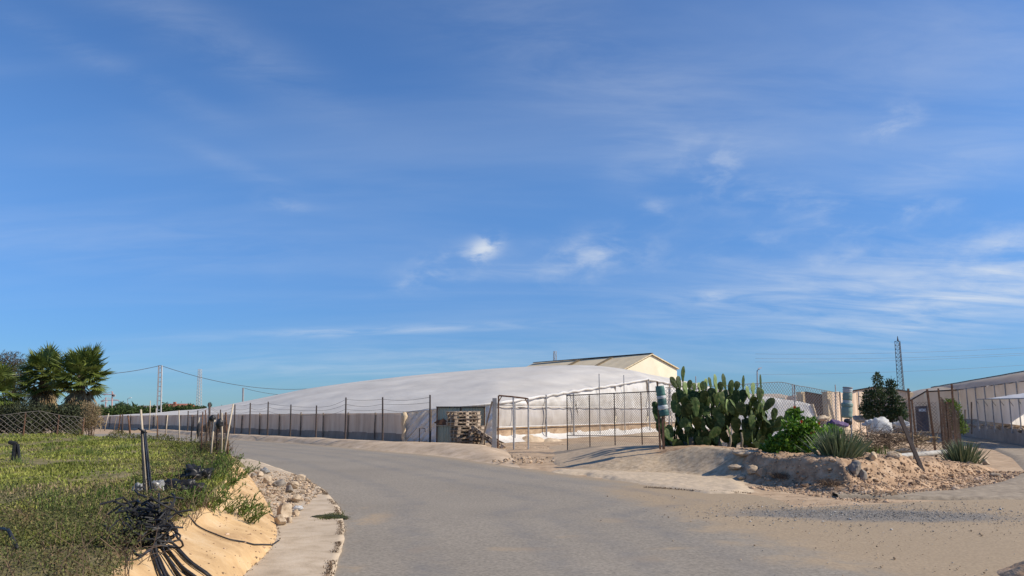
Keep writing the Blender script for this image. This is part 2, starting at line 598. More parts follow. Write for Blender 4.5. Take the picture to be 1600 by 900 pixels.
MAT['dark_panel'] = M('dark_door_panel', [(.10, .09, .095), (.16, .145, .145)], 2, rough=.7, bump=.1)
MAT['lamp'] = M('white_lamp_head', [(.7, .7, .7), (.8, .8, .8)], 5, rough=.4, bump=0)
MAT['crane_red'] = M('crane_red', [(.5, .3, .27), (.55, .34, .3)], 1, rough=.6, bump=0)
MAT['right_sheet'] = M('dusty_sheeting', [(.68, .64, .58), (.77, .73, .67), (.84, .80, .75)], 1.0, (1, 1, .5), rough=.55, bump=.25, bscale=5, big=.08, trans=.68)
MAT['right_roof'] = M('dusty_roof_sheeting', [(.60, .52, .41), (.68, .60, .49), (.75, .68, .58)], .8, (.5, .5, 1), rough=.6, bump=.3, bscale=4, big=.08, trans=.45)
# ================================================================== light and sky
SUN_EL = math.radians(38)
SUN_AZ = math.radians(99)          # clockwise from +Y
sd = Vector((math.sin(SUN_AZ) * math.cos(SUN_EL), math.cos(SUN_AZ) * math.cos(SUN_EL), math.sin(SUN_EL)))
sun_d = bpy.data.lights.new('sun', 'SUN')
sun_d.energy = 5.0
sun_d.angle = math.radians(.53)
sun_d.color = (1, .90, .75)
sun = bpy.data.objects.new('sun', sun_d)
COL.objects.link(sun)
sun.rotation_euler = sd.to_track_quat('Z', 'Y').to_euler()
sun.location = sd * 60

W = bpy.data.worlds.new('World')
SC.world = W
W.use_nodes = True
W.cycles.sampling_method = 'MANUAL'
W.cycles.sample_map_resolution = 256
nt = W.node_tree
N, Lk = nt.nodes, nt.links
N.clear()
wo = N.new('ShaderNodeOutputWorld')
bg = N.new('ShaderNodeBackground')
bg.inputs['Strength'].default_value = .118
sky = N.new('ShaderNodeTexSky')
sky.sky_type = 'NISHITA'
sky.sun_disc = False
sky.sun_elevation = SUN_EL
sky.sun_rotation = SUN_AZ
sky.air_density = 1.0
sky.dust_density = 0.0
sky.ozone_density = 3.0
sky.altitude = 0
tc = N.new('ShaderNodeTexCoord')


def vmath(op, a, b=None, scale=None):
    n = N.new('ShaderNodeVectorMath')
    n.operation = op
    for i, q in enumerate((a, b)):
        if q is None:
            continue
        if isinstance(q, (tuple, Vector)):
            n.inputs[i].default_value = tuple(q)
        else:
            Lk.new(q, n.inputs[i])
    if scale is not None:
        n.inputs['Scale'].default_value = scale
    return n.outputs['Value'] if op in ('DOT_PRODUCT', 'LENGTH') else n.outputs[0]


def smath(op, *a):
    n = N.new('ShaderNodeMath')
    n.operation = op
    for i, q in enumerate(a):
        if isinstance(q, (int, float)):
            n.inputs[i].default_value = q
        else:
            Lk.new(q, n.inputs[i])
    return n.outputs[0]


def maprange(x, a, b, c=0, d=1, smooth=True):
    n = N.new('ShaderNodeMapRange')
    if smooth:
        n.interpolation_type = 'SMOOTHSTEP'
    Lk.new(x, n.inputs['Value'])
    for k, v in (('From Min', a), ('From Max', b), ('To Min', c), ('To Max', d)):
        n.inputs[k].default_value = v
    return n.outputs[0]


def wnoise(vec, scale, detail, rough, dist=0.0):
    n = N.new('ShaderNodeTexNoise')
    n.inputs['Scale'].default_value = scale
    n.inputs['Detail'].default_value = detail
    n.inputs['Roughness'].default_value = rough
    n.inputs['Distortion'].default_value = dist
    Lk.new(vec, n.inputs['Vector'])
    return n.outputs['Fac']


DIR = vmath('NORMALIZE', tc.outputs['Generated'])
sep = N.new('ShaderNodeSeparateXYZ')
Lk.new(DIR, sep.inputs[0])
# flat cloud layer: direction / (height + c)
hz = smath('ADD', smath('MAXIMUM', sep.outputs['Z'], 0.0), .16)
cmb = N.new('ShaderNodeCombineXYZ')
Lk.new(smath('DIVIDE', sep.outputs['X'], hz), cmb.inputs[0])
Lk.new(smath('DIVIDE', sep.outputs['Y'], hz), cmb.inputs[1])
mp = N.new('ShaderNodeMapping')
mp.inputs['Rotation'].default_value = (0, 0, math.radians(-24))
mp.inputs['Scale'].default_value = (.32, 1.25, 1)
Lk.new(cmb.outputs[0], mp.inputs['Vector'])
veil = wnoise(mp.outputs[0], 1.5, 7, .52, .5)
mp2 = N.new('ShaderNodeMapping')
mp2.inputs['Rotation'].default_value = (0, 0, math.radians(-8))
mp2.inputs['Scale'].default_value = (.9, 2.4, 1)
Lk.new(cmb.outputs[0], mp2.inputs['Vector'])
wisp = wnoise(mp2.outputs[0], 2.3, 10, .62, .5)
mp3 = N.new('ShaderNodeMapping')
mp3.inputs['Scale'].default_value = (7, 7, 16)
Lk.new(DIR, mp3.inputs['Vector'])
puff = wnoise(mp3.outputs[0], 2.2, 9, .58, .3)
veil_m = maprange(veil, .40, .82, 0, .17)
# more veil towards the right half of the sky
side = maprange(sep.outputs['X'], -.25, .6, .65, 1.15)
total = smath('MULTIPLY', veil_m, side)
# patches of cirrus where the sky has them: (px, py, half-width, half-height, tilt, strength)
for (bx, by, wx, wy, rot, st, kind) in (
        (757, 388, 25, 16, 22, 1.05, 'p'), (690, 420, 62, 26, 18, .62, 'p'), (640, 442, 40, 9, 20, .35, 'p'), (930, 400, 85, 34, 8, .75, 'p'), (800, 425, 120, 14, 2, .28, 'w'),
        (1120, 268, 62, 46, -25, .55, 'p'), (1395, 193, 34, 20, 15, .65, 'p'), (1310, 325, 100, 22, -14, .50, 'p'), (1400, 335, 90, 14, 10, .45, 'p'), (1540, 465, 160, 40, 12, .85, 'w'),
        (1270, 460, 260, 48, 4, .55, 'w'), (1330, 400, 90, 18, 3, .42, 'p'), (1580, 395, 80, 34, 10, .70, 'p'), (1160, 385, 90, 20, 8, .36, 'p'),
        (1105, 467, 28, 9, 5, .7, 'p'), (590, 516, 200, 7, 3, .75, 'w'), (640, 566, 330, 26, 2, .36, 'w'), (1028, 325, 30, 14, -25, .4, 'p'), (440, 318, 36, 10, -10, .35, 'p'),
        (170, 100, 120, 14, -17, .24, 'w'), (330, 60, 180, 34, -20, .24, 'w'), (1480, 90, 160, 70, -8, .22, 'w'), (960, 110, 320, 90, -30, .25, 'w'), (1500, 245, 110, 30, 12, .35, 'w'),
        (380, 265, 110, 12, -20, .16, 'w'), (200, 380, 300, 40, 2, .16, 'w'), (1000, 250, 60, 40, 35, .2, 'w')):
    c = ray(bx, by).normalized()
    rx = c.cross(Vector((0, 0, 1))).normalized()
    uy = rx.cross(c).normalized()
    a = math.radians(rot)
    e1 = rx * math.cos(a) + uy * math.sin(a)
    e2 = uy * math.cos(a) - rx * math.sin(a)
    k = FPX * c.dot(ray(800, 450).normalized())
    d1 = smath('MULTIPLY', vmath('DOT_PRODUCT', DIR, e1), k / wx)
    d2 = smath('MULTIPLY', vmath('DOT_PRODUCT', DIR, e2), k / wy)
    r2 = smath('ADD', smath('MULTIPLY', d1, d1), smath('MULTIPLY', d2, d2))
    front = smath('GREATER_THAN', vmath('DOT_PRODUCT', DIR, c), 0.0)
    g = smath('MULTIPLY', smath('EXPONENT', smath('MULTIPLY', r2, -1.0)), front)
    tex = maprange(puff, .38, .80) if kind == 'p' else maprange(wisp, .26, .78)
    if st > 1:
        g = smath('MULTIPLY', g, maprange(puff, .44, .60))
    else:
        g = smath('MULTIPLY', g, tex)
    total = smath('ADD', total, smath('MULTIPLY', g, st * .70))
total = smath('MINIMUM', total, .85)
total = smath('MULTIPLY', total, maprange(sep.outputs['Z'], .0, .05))
hs = N.new('ShaderNodeHueSaturation')
hs.inputs['Hue'].default_value = .502
hs.inputs['Saturation'].default_value = 1.12
hs.inputs['Value'].default_value = 1.0
Lk.new(sky.outputs[0], hs.inputs['Color'])
mx = N.new('ShaderNodeMix')
mx.data_type = 'RGBA'
Lk.new(total, mx.inputs['Factor'])
# clear sea air: the band above the horizon stays blue rather than yellow
low = maprange(sep.outputs['Z'], -.02, .34, 1, 0)
tint = N.new('ShaderNodeMix')
tint.data_type = 'RGBA'
tint.inputs['A'].default_value = (.72, .90, 1.10, 1)
tint.inputs['B'].default_value = (.235, .44, .79, 1)
Lk.new(low, tint.inputs['Factor'])
skyc = vmath('MULTIPLY', hs.outputs[0], tint.outputs['Result'])
Lk.new(skyc, mx.inputs['A'])
mx.inputs['B'].default_value = (5.6, 6.0, 6.5, 1)
Lk.new(mx.outputs['Result'], bg.inputs['Color'])
Lk.new(bg.outputs[0], wo.inputs['Surface'])
SC.view_settings.view_transform = 'Standard'
SC.view_settings.look = 'None'
SC.view_settings.exposure = .16
SC.view_settings.gamma = 1
SC.cycles.max_bounces = 8
SC.cycles.transparent_max_bounces = 16
try:
    SC.cycles.use_denoising = True
except Exception:
    pass

# ================================================================== outlines of the place (from pixels to ground)
outer_px = [(250, 676), (360, 686), (480, 694), (600, 705), (700, 714), (760, 724), (880, 741), (960, 751), (1060, 762), (1170, 772)]
OUTER = [P(x, y) for x, y in outer_px]
inner_px = [(500, 990), (508, 940), (515, 900), (533, 850), (536, 830), (530, 800), (505, 768), (470, 748), (430, 732), (400, 722), (360, 712)]
INNER = [P(x, y) for x, y in inner_px]
INNER = [Vector((-1.2, -8, 0)), Vector((-1.4, 2, 0))] + INNER + [Vector((-19.5, 37.8, 0)), Vector((-29, 49.3, 0))]
low_px = [(318, 990), (352, 940), (382, 895), (415, 868), (431, 845), (433, 832), (427, 806), (410, 775), (392, 748), (378, 732), (352, 717)]
LOW = [P(x, y, .03) for x, y in low_px]
up_px = [(110, 990), (165, 930), (205, 885), (262, 828), (290, 815), (305, 805), (332, 778), (350, 757), (362, 742), (360, 722)]
UP = [P(x, y, .48) for x, y in up_px]


def resample(pts, n):
    pts = [Vector(p) for p in pts]
    L = [0]
    for a, b in zip(pts, pts[1:]):
        L.append(L[-1] + (b - a).length)
    out, k = [], 0
    for i in range(n):
        t = L[-1] * i / (n - 1)
        while k < len(L) - 2 and L[k + 1] < t:
            k += 1
        u = (t - L[k]) / max(1e-9, L[k + 1] - L[k])
        out.append(pts[k].lerp(pts[k + 1], u))
    return out


def smooth(pts, it=3):
    pts = [Vector(p) for p in pts]
    for _ in range(it):
        pts = [pts[0]] + [(pts[i - 1] + pts[i] * 2 + pts[i + 1]) / 4 for i in range(1, len(pts) - 1)] + [pts[-1]]
    return pts


def interp_xy(pts, key):
    """piecewise x(y) or y(x)"""
    return np.interp


def seg_dist(x, y, pts):
    """signed distance in the plane to a polyline (left of its direction positive), numpy"""
    best = np.full(np.shape(x), 1e9)
    sgn = np.ones(np.shape(x))
    for a, b in zip(pts, pts[1:]):
        dx, dy = b.x - a.x, b.y - a.y
        L2 = dx * dx + dy * dy
        t = np.clip(((x - a.x) * dx + (y - a.y) * dy) / L2, 0, 1)
        qx, qy = x - a.x - t * dx, y - a.y - t * dy
        d = np.hypot(qx, qy)
        s = np.where(dx * qy - dy * qx >= 0, 1.0, -1.0)
        m = d < best
        best = np.where(m, d, best)
        sgn = np.where(m, s, sgn)
    return best * sgn


def npnoise(X, Y, s, o=4, seed=0.0):
    f = np.frompyfunc(lambda a, b: fbm(a, b, s, o, seed), 2, 1)
    return f(X, Y).astype(float)


def hf(xs, ys, Z, mask=None):
    mb = MB()
    ny, nx = Z.shape
    idx = -np.ones((ny, nx), int)
    if mask is None:
        mask = np.ones((ny, nx), bool)
    cells = mask[:-1, :-1] & mask[1:, :-1] & mask[:-1, 1:] & mask[1:, 1:]
    used = np.zeros((ny, nx), bool)
    used[:-1, :-1] |= cells
    used[1:, :-1] |= cells
    used[:-1, 1:] |= cells
    used[1:, 1:] |= cells
    idx[used] = np.arange(used.sum())
    X, Y = np.meshgrid(xs, ys)
    mb.v = list(map(tuple, np.stack([X[used], Y[used], Z[used]], 1).tolist()))
    a, b, c, d = idx[:-1, :-1][cells], idx[:-1, 1:][cells], idx[1:, 1:][cells], idx[1:, :-1][cells]
    mb.f = list(map(tuple, np.stack([a, b, c, d], 1).tolist()))
    return mb, used


def put_attr(o, name, vals):
    at = o.data.attributes.new(name, 'FLOAT', 'POINT')
    at.data.foreach_set('value', np.asarray(vals, dtype=np.float32))


# ------------------------------------------------------------------ ground sheet to the horizon, yard in the middle
far = [60, 80, 110, 160, 250, 400, 800, 1600, 4000]
xs = np.array([-q for q in far[::-1]] + list(np.arange(-45, 45.01, .35)) + far)
ys = np.array([-4000, -1000, -300, -100, -40, -15] + list(np.arange(0, 68.01, .35)) + [75, 90, 120, 180, 300, 600, 1500, 4000])
X, Y = np.meshgrid(xs, ys)
dist = seg_dist(X, Y, OUTER)           # the yard lies left of the direction left-to-right
near = (np.abs(X) < 46) & (Y < 69) & (Y > -1)
nz = np.zeros_like(X)
nz[near] = npnoise(X[near], Y[near], .45, 5)
lift = sstep(.2, 3.0, dist) * (Y > 8) * sstep(4.4, 3.2, X - np.clip(Y - 26, 0, 30) * .35)
Z = -.03 + lift * (.10 + .05 * nz) + lift * sstep(.6, 1, nz) * .02
Z[~near] = -.03
mb, used = hf(xs, ys, Z)
gr = mb.build('ground', MAT['dirt'], origin=(0, 0, 0))
structure(gr)

# ------------------------------------------------------------------ road: asphalt from behind the camera round the bend, and the junction's dusty apron
ROADZ = .012
n1 = 70
inn = smooth(resample(INNER, 160), 4)
iy = np.array([p.y for p in inn])
ix = np.array([p.x for p in inn])
oy = np.array([p.y for p in OUTER[::-1]])
ox = np.array([p.x for p in OUTER[::-1]])
verts, rows = [], []
# sheet A: rows of growing Y from behind the camera up to the corner of the mound
yA = np.concatenate([[-8, -4, -1, 1], np.arange(3, 13.01, .22)])
rowsA = []
for y in yA:
    x0 = float(np.interp(y, iy, ix)) + (.05 * mnoise.noise(Vector((y * 2.3, 3.7, 0))) + .025 * mnoise.noise(Vector((y * 7.1, 1.7, 0))))
    xr = np.concatenate([np.linspace(x0, 12, 62), np.linspace(12.6, 40, 12)])
    rowsA.append([(x, y + sstep(12, 13, y) * 1.2 * sstep(4, 9, x), ROADZ + .012 * fbm(x, y, .35, 3)) for x in xr])
mb = MB().grid(rowsA)
# sheet B: from there round the bend, inner to outer edge
a0 = Vector((float(np.interp(12.6, iy, ix)), 12.6, 0))
inB = [a0] + [p for p in inn if p.y > 13.1]
inB = resample(inB, 90)
outB = [Vector((4.6, 12.6, 0)), Vector((4.9, 14.3, 0))] + [p for p in OUTER[::-1]]
outB = smooth(resample(outB, 90), 3)
rowsB = []
for i, (a, b) in enumerate(zip(inB, outB)):
    b = b + Vector((0, 0, 0))
    jx = .06 * mnoise.noise(Vector((i * .9, 9.1, 0)))
    row = []
    for k in range(36):
        t = k / 35
        q = a.lerp(b, t)
        if k == 0 or k == 35:
            q = q + (b - a).normalized() * jx
        row.append((q.x, q.y, ROADZ - .004 + .012 * fbm(q.x, q.y, .35, 3)))
    rowsB.append(row)
mb.grid(rowsB)
road = mb.build('road', MAT['asphalt'], origin=(0, 0, 0), smooth=True)
structure(road)
v = np.array(mb.v)
x, y = v[:, 0], v[:, 1]
# dusty right of a line running from the junction towards the camera's right; thin dust along the outer edge
xl = np.interp(y, [0, 7.5, 12, 15, 18], [4.2, 3.4, 2.2, 1.6, 1.1])
dust = sstep(-1.0, 1.6, x - xl) * sstep(19, 15, y) * .95
od = -seg_dist(x, y, OUTER)
dust = np.maximum(dust, .62 * sstep(1.1, 0, np.abs(od)) * (y > 13))
idd = np.abs(seg_dist(x, y, inn))
dust = np.maximum(dust, .42 * sstep(.5, 0, idd))
put_attr(road, 'dust', dust)
gx, gy = (x - 5.4) / 2.3, (y - 12.0 - (x - 5) * -.08) / .75
grav = np.exp(-(gx * gx + gy * gy) ** 1.5) * 1.0
gx, gy = (x - 7.5) / 2.6, (y - 11.6) / .35
grav = np.maximum(grav, .55 * np.exp(-(gx * gx + gy * gy)))
gx, gy = (x - 6.0) / 1.8, (y - 13.2) / .3
grav = np.maximum(grav, .55 * np.exp(-(gx * gx + gy * gy)))
c_ = P(623, 775.5)
grav = np.maximum(grav, .62 * np.exp(-(((x - c_.x) / .34) ** 4 + ((y - c_.y - .12 * (x - c_.x)) / .16) ** 4)))
put_attr(road, 'gravel', grav)
st = np.zeros(len(x))
for (px, py, wx, wy, s) in ((592, 810, .35, 1.1, .45), (575, 795, .3, .4, .4), (1080, 815, .3, .35, .5), (1140, 830, .8, .5, .45), (900, 840, .5, .3, .3), (1010, 875, .5, .3, .3), (560, 890, .25, .35, .4), (700, 770, .3, .6, .28), (1330, 880, 1.5, .8, .4), (840, 790, .6, .5, .22), (1180, 812, 1.0, .25, .85), (780, 700, .5, .4, .4), (820, 860, .7, .25, .35), (960, 815, .4, .5, .32), (660, 860, .25, .6, .32), (1060, 860, .5, .2, .42), (1230, 850, 1.2, .3, .5), (1480, 830, 1.5, .3, .45), (720, 740, .9, .5, .25)):
    c = P(px, py)
    st = np.maximum(st, (s + .14) * np.exp(-(((x - c.x) / wx) ** 2 + ((y - c.y) / wy) ** 2)))
put_attr(road, 'stain', st)
mid = [a.lerp(b, .30) for a, b in zip(inB, outB)]
ty = np.zeros(len(x))
for fr in (.18, .46, .62, .82):
    line = [Vector((np.interp(q, iy, ix) + 5.2 * fr + max(0, 8 - q) * .03, q, 0)) for q in (-6, 0, 3, 6, 9, 12)] + [a.lerp(b, fr) for a, b in zip(inB, outB)][2::5]
    ty = np.maximum(ty, .42 * np.exp(-(seg_dist(x, y, line) / .5) ** 2))
put_attr(road, 'tyre', ty)

# ------------------------------------------------------------------ driveway round the right of the mound
dl = [P(1300, 772), P(1480, 768), P(1560, 752), P(1600, 735), P(1580, 714), P(1530, 692), P(1505, 684), P(1470, 673)]
dr = [P(1310, 776), P(1550, 781), P(1800, 786), P(1850, 765), P(1800, 745), P(1680, 716), P(1600, 698), P(1540, 686), P(1500, 675)]
dl, dr = resample(dl, 60), resample(dr, 60)
mb = MB().grid([[tuple(a.lerp(b, k / 15) + Vector((0, 0, .034 - (.07 if k in (0, 15) else .012 if k in (1, 14) else 0) + .008 * fbm(a.lerp(b, k / 15).x, a.lerp(b, k / 15).y, .5, 3)))) for k in range(16)] for a, b in zip(dl, dr)])
structure(mb.build('driveway', MAT['driveway'], origin=(0, 0, 0), smooth=True))

# ------------------------------------------------------------------ left: concrete gutter, slope, lawn
lowS = smooth(resample(LOW, 70), 2)
upS = smooth(resample(UP, 70), 2)
rows = []
for i, b in enumerate(lowS):
    # nearest fitting point on the road's edge, at the same level of the picture
    q = float(np.interp(b.y, iy, ix))
    row = []
    for k in range(14):
        t = k / 13
        xx = b.x - .12 + (q + .03 - b.x + .12) * t
        if k == 13:
            xx += .03 * mnoise.noise(Vector((b.y * 5, 0, 3)))
        zz = .035 + .012 * fbm(xx, b.y, .9, 3) - .0 * t
        row.append((xx, b.y, zz))
    row.append((row[-1][0] + .01, b.y, -.02))
    rows.append(row)
structure(MB().grid(rows).build('gutter_pavement', MAT['gutter'], origin=(0, 0, 0), smooth=True))
rows = []
for i, (a, b) in enumerate(zip(lowS, upS)):
    n = 20
    row = [(a.x + .02, a.y, -.03)]
    for k in range(n):
        t = k / (n - 1)
        q = a.lerp(b, t)
        # a rounded, rather hollow bank with a lip at the foot
        prof = t + .10 * math.sin(t * math.pi * 2) * .6
        z = .05 + (.50 - .05) * max(0, min(1, prof))
        z += .022 * fbm(q.x, q.y, .7, 3, 5) * math.sin(t * math.pi)
        row.append((q.x, q.y, z))
    # run on under the turf
    row.append((b.x - .5, b.y + .1, .40))
    rows.append(row)
structure(MB().grid(rows).build('concrete_slope', MAT['slope'], origin=(0, 0, 0), smooth=True))

# lawn: everything left of the upper edge, rising gently away
edge = [Vector((-1.9, -3, .48)), Vector((-2.3, 3, .48))] + UP + [P(352, 702, .5), P(300, 695, .58), P(240, 689, .62), P(150, 683, .68), P(60, 678, .72), P(-60, 676, .72)]
ey = np.array([p.y for p in edge])
ex = np.array([p.x for p in edge])


def lawn_z(x, y):
    x, y = np.asarray(x, float), np.asarray(y, float)
    return .5 + .0125 * np.clip(y - 8, 0, 20) + .035 * np.sin(x * .9 + y * .5) * np.sin(y * .7) - .02


LY = np.concatenate([np.arange(-3, 4, .8), np.arange(4, 29.4, .18)])
rows = []
for y in LY:
    xe = float(np.interp(y, ey, ex)) + .05 * mnoise.noise(Vector((y * 1.7, 4, 4)))
    row = []
    r2 = [xe + .75 * sstep(20, 22, y), xe + .45 * sstep(20, 22, y), xe + .02]
    for q, zz in zip(r2, (-.05, .2, .42)):
        if y > 20:
            row.append((q, y, zz))
        else:
            row.append((xe + .01, y, .38 + .03 * zz))
    for k in range(46):
        t = (k / 45) ** 1.35
        q = xe + (-42 - xe) * t
        row.append((q, y, float(lawn_z(q, y)) + .05 * fbm(q, y, .8, 4, 2) * (1 if k else 0)))
    rows.append(row)
rows.append([(p[0], p[1] + .8, -.05) for p in rows[-1]])
structure(MB().grid(rows, flip=True).build('lawn', MAT['soil'], origin=(0, 0, 0), smooth=True))

# ------------------------------------------------------------------ cement berm along the far side of the bend
foot_px = [(150, 667), (250, 676), (360, 686), (480, 694), (600, 705), (700, 714), (770, 724), (815, 731)]
crest_px = [(150, 663.5), (250, 671), (360, 678.5), (480, 684), (600, 690), (700, 692.5), (755, 696), (790, 703)]
cz = [.15, .18, .22, .25, .27, .33, .33, .12]
ft = smooth(resample([P(x, y) for x, y in foot_px], 120), 2)
cr = smooth(resample([P(x, y, z) for (x, y), z in zip(crest_px, cz)], 120), 2)
bk = []
for i, c in enumerate(cr):
    t = (cr[min(i + 1, 119)] - cr[max(i - 1, 0)])
    nrm = Vector((-t.y, t.x, 0)).normalized()
    if nrm.y < 0:
        nrm = -nrm
    bk.append(c + nrm * 1.6)
rows = []
for a, c, b in zip(ft, cr, bk):
    row = []
    for k in range(12):
        t = k / 11
        q = a.lerp(c, t)
        z = -.03 + (c.z + .03) * (sstep(0, 1, t) * .65 + t * .35) + .035 * fbm(q.x, q.y, .9, 4, 8) * math.sin(math.pi * min(1, t + .1))
        row.append((q.x, q.y, z))
    for k in range(1, 5):
        q = c.lerp(b, k / 4)
        row.append((q.x, q.y, c.z + (.05 - c.z) * sstep(.2, 1, k / 4) + .02 * fbm(q.x, q.y, .9, 3, 8)))
    rows.append(row)
structure(MB().grid(rows).build('cement_berm', MAT['berm'], origin=(0, 0, 0), smooth=True))

# ------------------------------------------------------------------ the dirt mound at the corner, with the cactus on it
mf_px = [(860, 735), (940, 738), (1000, 740.5), (1060, 742.5), (1120, 747), (1165, 753), (1215, 766), (1255, 770), (1320, 769), (1440, 766), (1510, 757), (1555, 747), (1580, 737)]
MF = [P(x, y) for x, y in mf_px]
mfx = np.array([p.x for p in MF])
mfy = np.array([p.y for p in MF])
# between the concrete and the dirt the foot swings forward over a metre
k_ = mfx < 4.3
mfx = np.concatenate([mfx[k_], [5.3, 5.75, 6.25, 6.8], mfx[mfx > 7.0]])
mfy = np.concatenate([mfy[k_], [17.25, 16.3, 15.3, 14.75], mfy[len(mfy) - (len(mfx) - k_.sum() - 4):]])


def mound(X, Y, nz=None):
    yf = np.interp(X, mfx, mfy)
    H = np.interp(X, [.9, 1.8, 2.8, 3.6, 5.0, 6.0, 7.2, 8.5, 9.6, 10.8, 12.5, 14.0], [0, .20, .45, .55, .60, .60, .58, .56, .44, .30, .18, -.05])
    w = np.interp(X, [1, 4, 5.0, 6.2, 8, 9.5, 11, 13], [3.0, 3.0, 2.9, 1.8, 1.7, 1.7, 1.8, 1.4])
    d = Y - yf
    s = sstep(0, 1, d / w) * .6 + np.clip(d / w, 0, 1) * .4
    # right of the concrete the front is a flat skirt of rubble below a small scarp
    sc = .20 * sstep(0, .35, d / w) + .80 * sstep(.42, .78, d / w)
    k = sstep(5.0, 6.2, X)
    s = s * (1 - k) + sc * k
    z = H * s
    z = z * (1 - .35 * sstep(3.5, 9, d)) * sstep(16, 11, d)
    # right flank beside the driveway
    z = z * sstep(.0, 1.6, np.interp(Y, [14, 17, 18.7, 20.5, 24, 30], [12.9, 13.3, 13.9, 14.4, 15.2, 17.0]) - X)
    return z - .02 - .07 * (1 - sstep(.02, .10, z))


xs = np.arange(.4, 17.6, .075)
ys = np.concatenate([np.arange(13.6, 22.0, .075), np.arange(22.1, 36, .3)])
X, Y = np.meshgrid(xs, ys)
nz = npnoise(X, Y, .9, 6, 3)
nzf = npnoise(X, Y, 4.2, 4, 6)
Z = mound(X, Y)
rough = sstep(4.6, 5.6, X) * sstep(-.02, .1, Z)
Z = Z + rough * (.085 * nz + .035 * nzf) + .02 * nz * sstep(.0, .1, Z)
mb, used = hf(xs, ys, Z, Z > -.075)
dm = structure(mb.build('dirt_mound', MAT['orange_dirt'], origin=(0, 0, 0), smooth=True))
v = np.array(mb.v)
put_attr(dm, 'pale', np.maximum(sstep(4.6, 3.4, v[:, 0]), .8 * sstep(20.5, 24, v[:, 1])))
MXS, MYS, MZ = xs, ys, Z


def mz(x, y):
    i = int(np.clip(np.searchsorted(MXS, x), 1, len(MXS) - 1))
    j = int(np.clip(np.searchsorted(MYS, y), 1, len(MYS) - 1))
    return float(max(MZ[j, i], MZ[j - 1, i - 1], -.0))


# sprayed concrete over the left half of the mound and the flat pale tongue in front of it, ending in broken edges
xs = np.arange(.2, 7.4, .05)
ys = np.arange(13.4, 21.9, .05)
X, Y = np.meshgrid(xs, ys)
nz = npnoise(X, Y, 1.3, 5, 21)
poly_px = [(840, 741), (905, 741), (985, 757), (1060, 768), (1100, 774), (1165, 775), (1190, 766), (1170, 752)]
poly = [P(x, y) for x, y in poly_px] + [Vector((5.30, 17.0, 0)), Vector((5.6, 17.8, 0)), Vector((5.95, 19.4, 0)), Vector((5.7, 21.2, 0)), Vector((3.2, 21.6, 0)), Vector((1.2, 21.2, 0))]


def inside(X, Y, poly):
    r = np.zeros(X.shape, bool)
    n = len(poly)
    for i in range(n):
        a, b = poly[i], poly[(i + 1) % n]
        c = ((a.y > Y) != (b.y > Y)) & (X < (b.x - a.x) * (Y - a.y) / (b.y - a.y + 1e-12) + a.x)
        r ^= c
    return r


mask = inside(X + .16 * nz, Y + .14 * npnoise(X, Y, 1.9, 4, 33), poly)
Z = np.maximum(mound(X, Y), 0)
for _ in range(14):
    Q = np.pad(Z, 1, mode='edge')
    Z = (Q[:-2, 1:-1] + Q[2:, 1:-1] + Q[1:-1, :-2] + Q[1:-1, 2:] + Z) / 5
Z = np.maximum(Z + .02, np.maximum(mound(X, Y), 0) + .02) + .022 + .016 * nz + .014 * npnoise(X, Y, 5, 3, 2)
# the sheet thins out and dives under at its broken edge
ed = np.abs(seg_dist(X + .16 * nz, Y + .14 * npnoise(X, Y, 1.9, 4, 33), poly + [poly[0]]))
Z = Z - .09 * (1 - sstep(0, .42, ed))
mb, used = hf(xs, ys, Z, mask)
ap = mb.build('concrete_apron', MAT['apron'], origin=(0, 0, 0), smooth=True)
structure(ap)
v = np.array(mb.v)
put_attr(ap, 'flat', 1 - sstep(-.1, .35, v[:, 1] - np.interp(v[:, 0], mfx, mfy)))

# ------------------------------------------------------------------ right: raised terrace behind the retaining wall
wall_f = [P(1500, 681), P(1600, 696), P(1700, 711), P(1900, 741)]
mb = MB()
tb = []
for p in resample(wall_f, 30):
    q = Vector((p.x, p.y, 0)).normalized()
    nrm = Vector((.55, .83, 0))
    tb.append([tuple(p + nrm * .22 + Vector((0, 0, .55))), tuple(p + nrm * .9 + Vector((0, 0, .72 + .06 * mnoise.noise(p * .8)))), tuple(p + nrm * 2.2 + Vector((0, 0, .95 + .08 * mnoise.noise(p * .6)))), tuple(p + nrm * 7 + Vector((0, 0, 1.0))), tuple(p + nrm * 40 + Vector((0, 0, .9)))])
structure(mb.grid(tb).build('terrace', MAT['dirt'], origin=(0, 0, 0), smooth=True))

# ------------------------------------------------------------------ what a sight line meets first among the ground pieces
from mathutils.bvhtree import BVHTree
_vv, _ff = [], []
for o in list(COL.objects):
    if o.type == 'MESH' and o.get('kind') == 'structure':
        k = len(_vv)
        _vv += [v.co + o.location for v in o.data.vertices]
        _ff += [[i + k for i in p.vertices] for p in o.data.polygons]
GROUND = BVHTree.FromPolygons(_vv, _ff)


def hit(px, py, lift=0.0):
    d = ray(px, py).normalized()
    q = GROUND.ray_cast(Vector((0, 0, EYE)), d, 500)
    if q[0] is None:
        return P(px, max(py, 645), 0)
    return q[0] + Vector((0, 0, lift))


def ground_z(x, y):
    q = GROUND.ray_cast(Vector((x, y, 6)), Vector((0, 0, -1)), 20)
    return q[0].z if q[0] is not None else 0.0
# ================================================================== the big netted greenhouse across the bend
GF = P(150, 668.5)
GA = P(633, 692)
GB = P(772, 694)
GG = P(1050, 675)
gdir = (GG - GB).normalized()
GE = GB + gdir * 31.0


def on_line(a, b, px):
    """the point of the ground line a-b seen at the column px (roughly: uses the column's plane)"""
    d = ray(px, 640)
    # solve a + t (b-a) on the vertical plane through the eye and the column
    k = d.x / d.y
    t = (k * a.y - a.x) / ((b.x - a.x) - k * (b.y - a.y))
    return a.lerp(b, t)


def h_at(px, py, p):
    return A(px, py, p.y).z


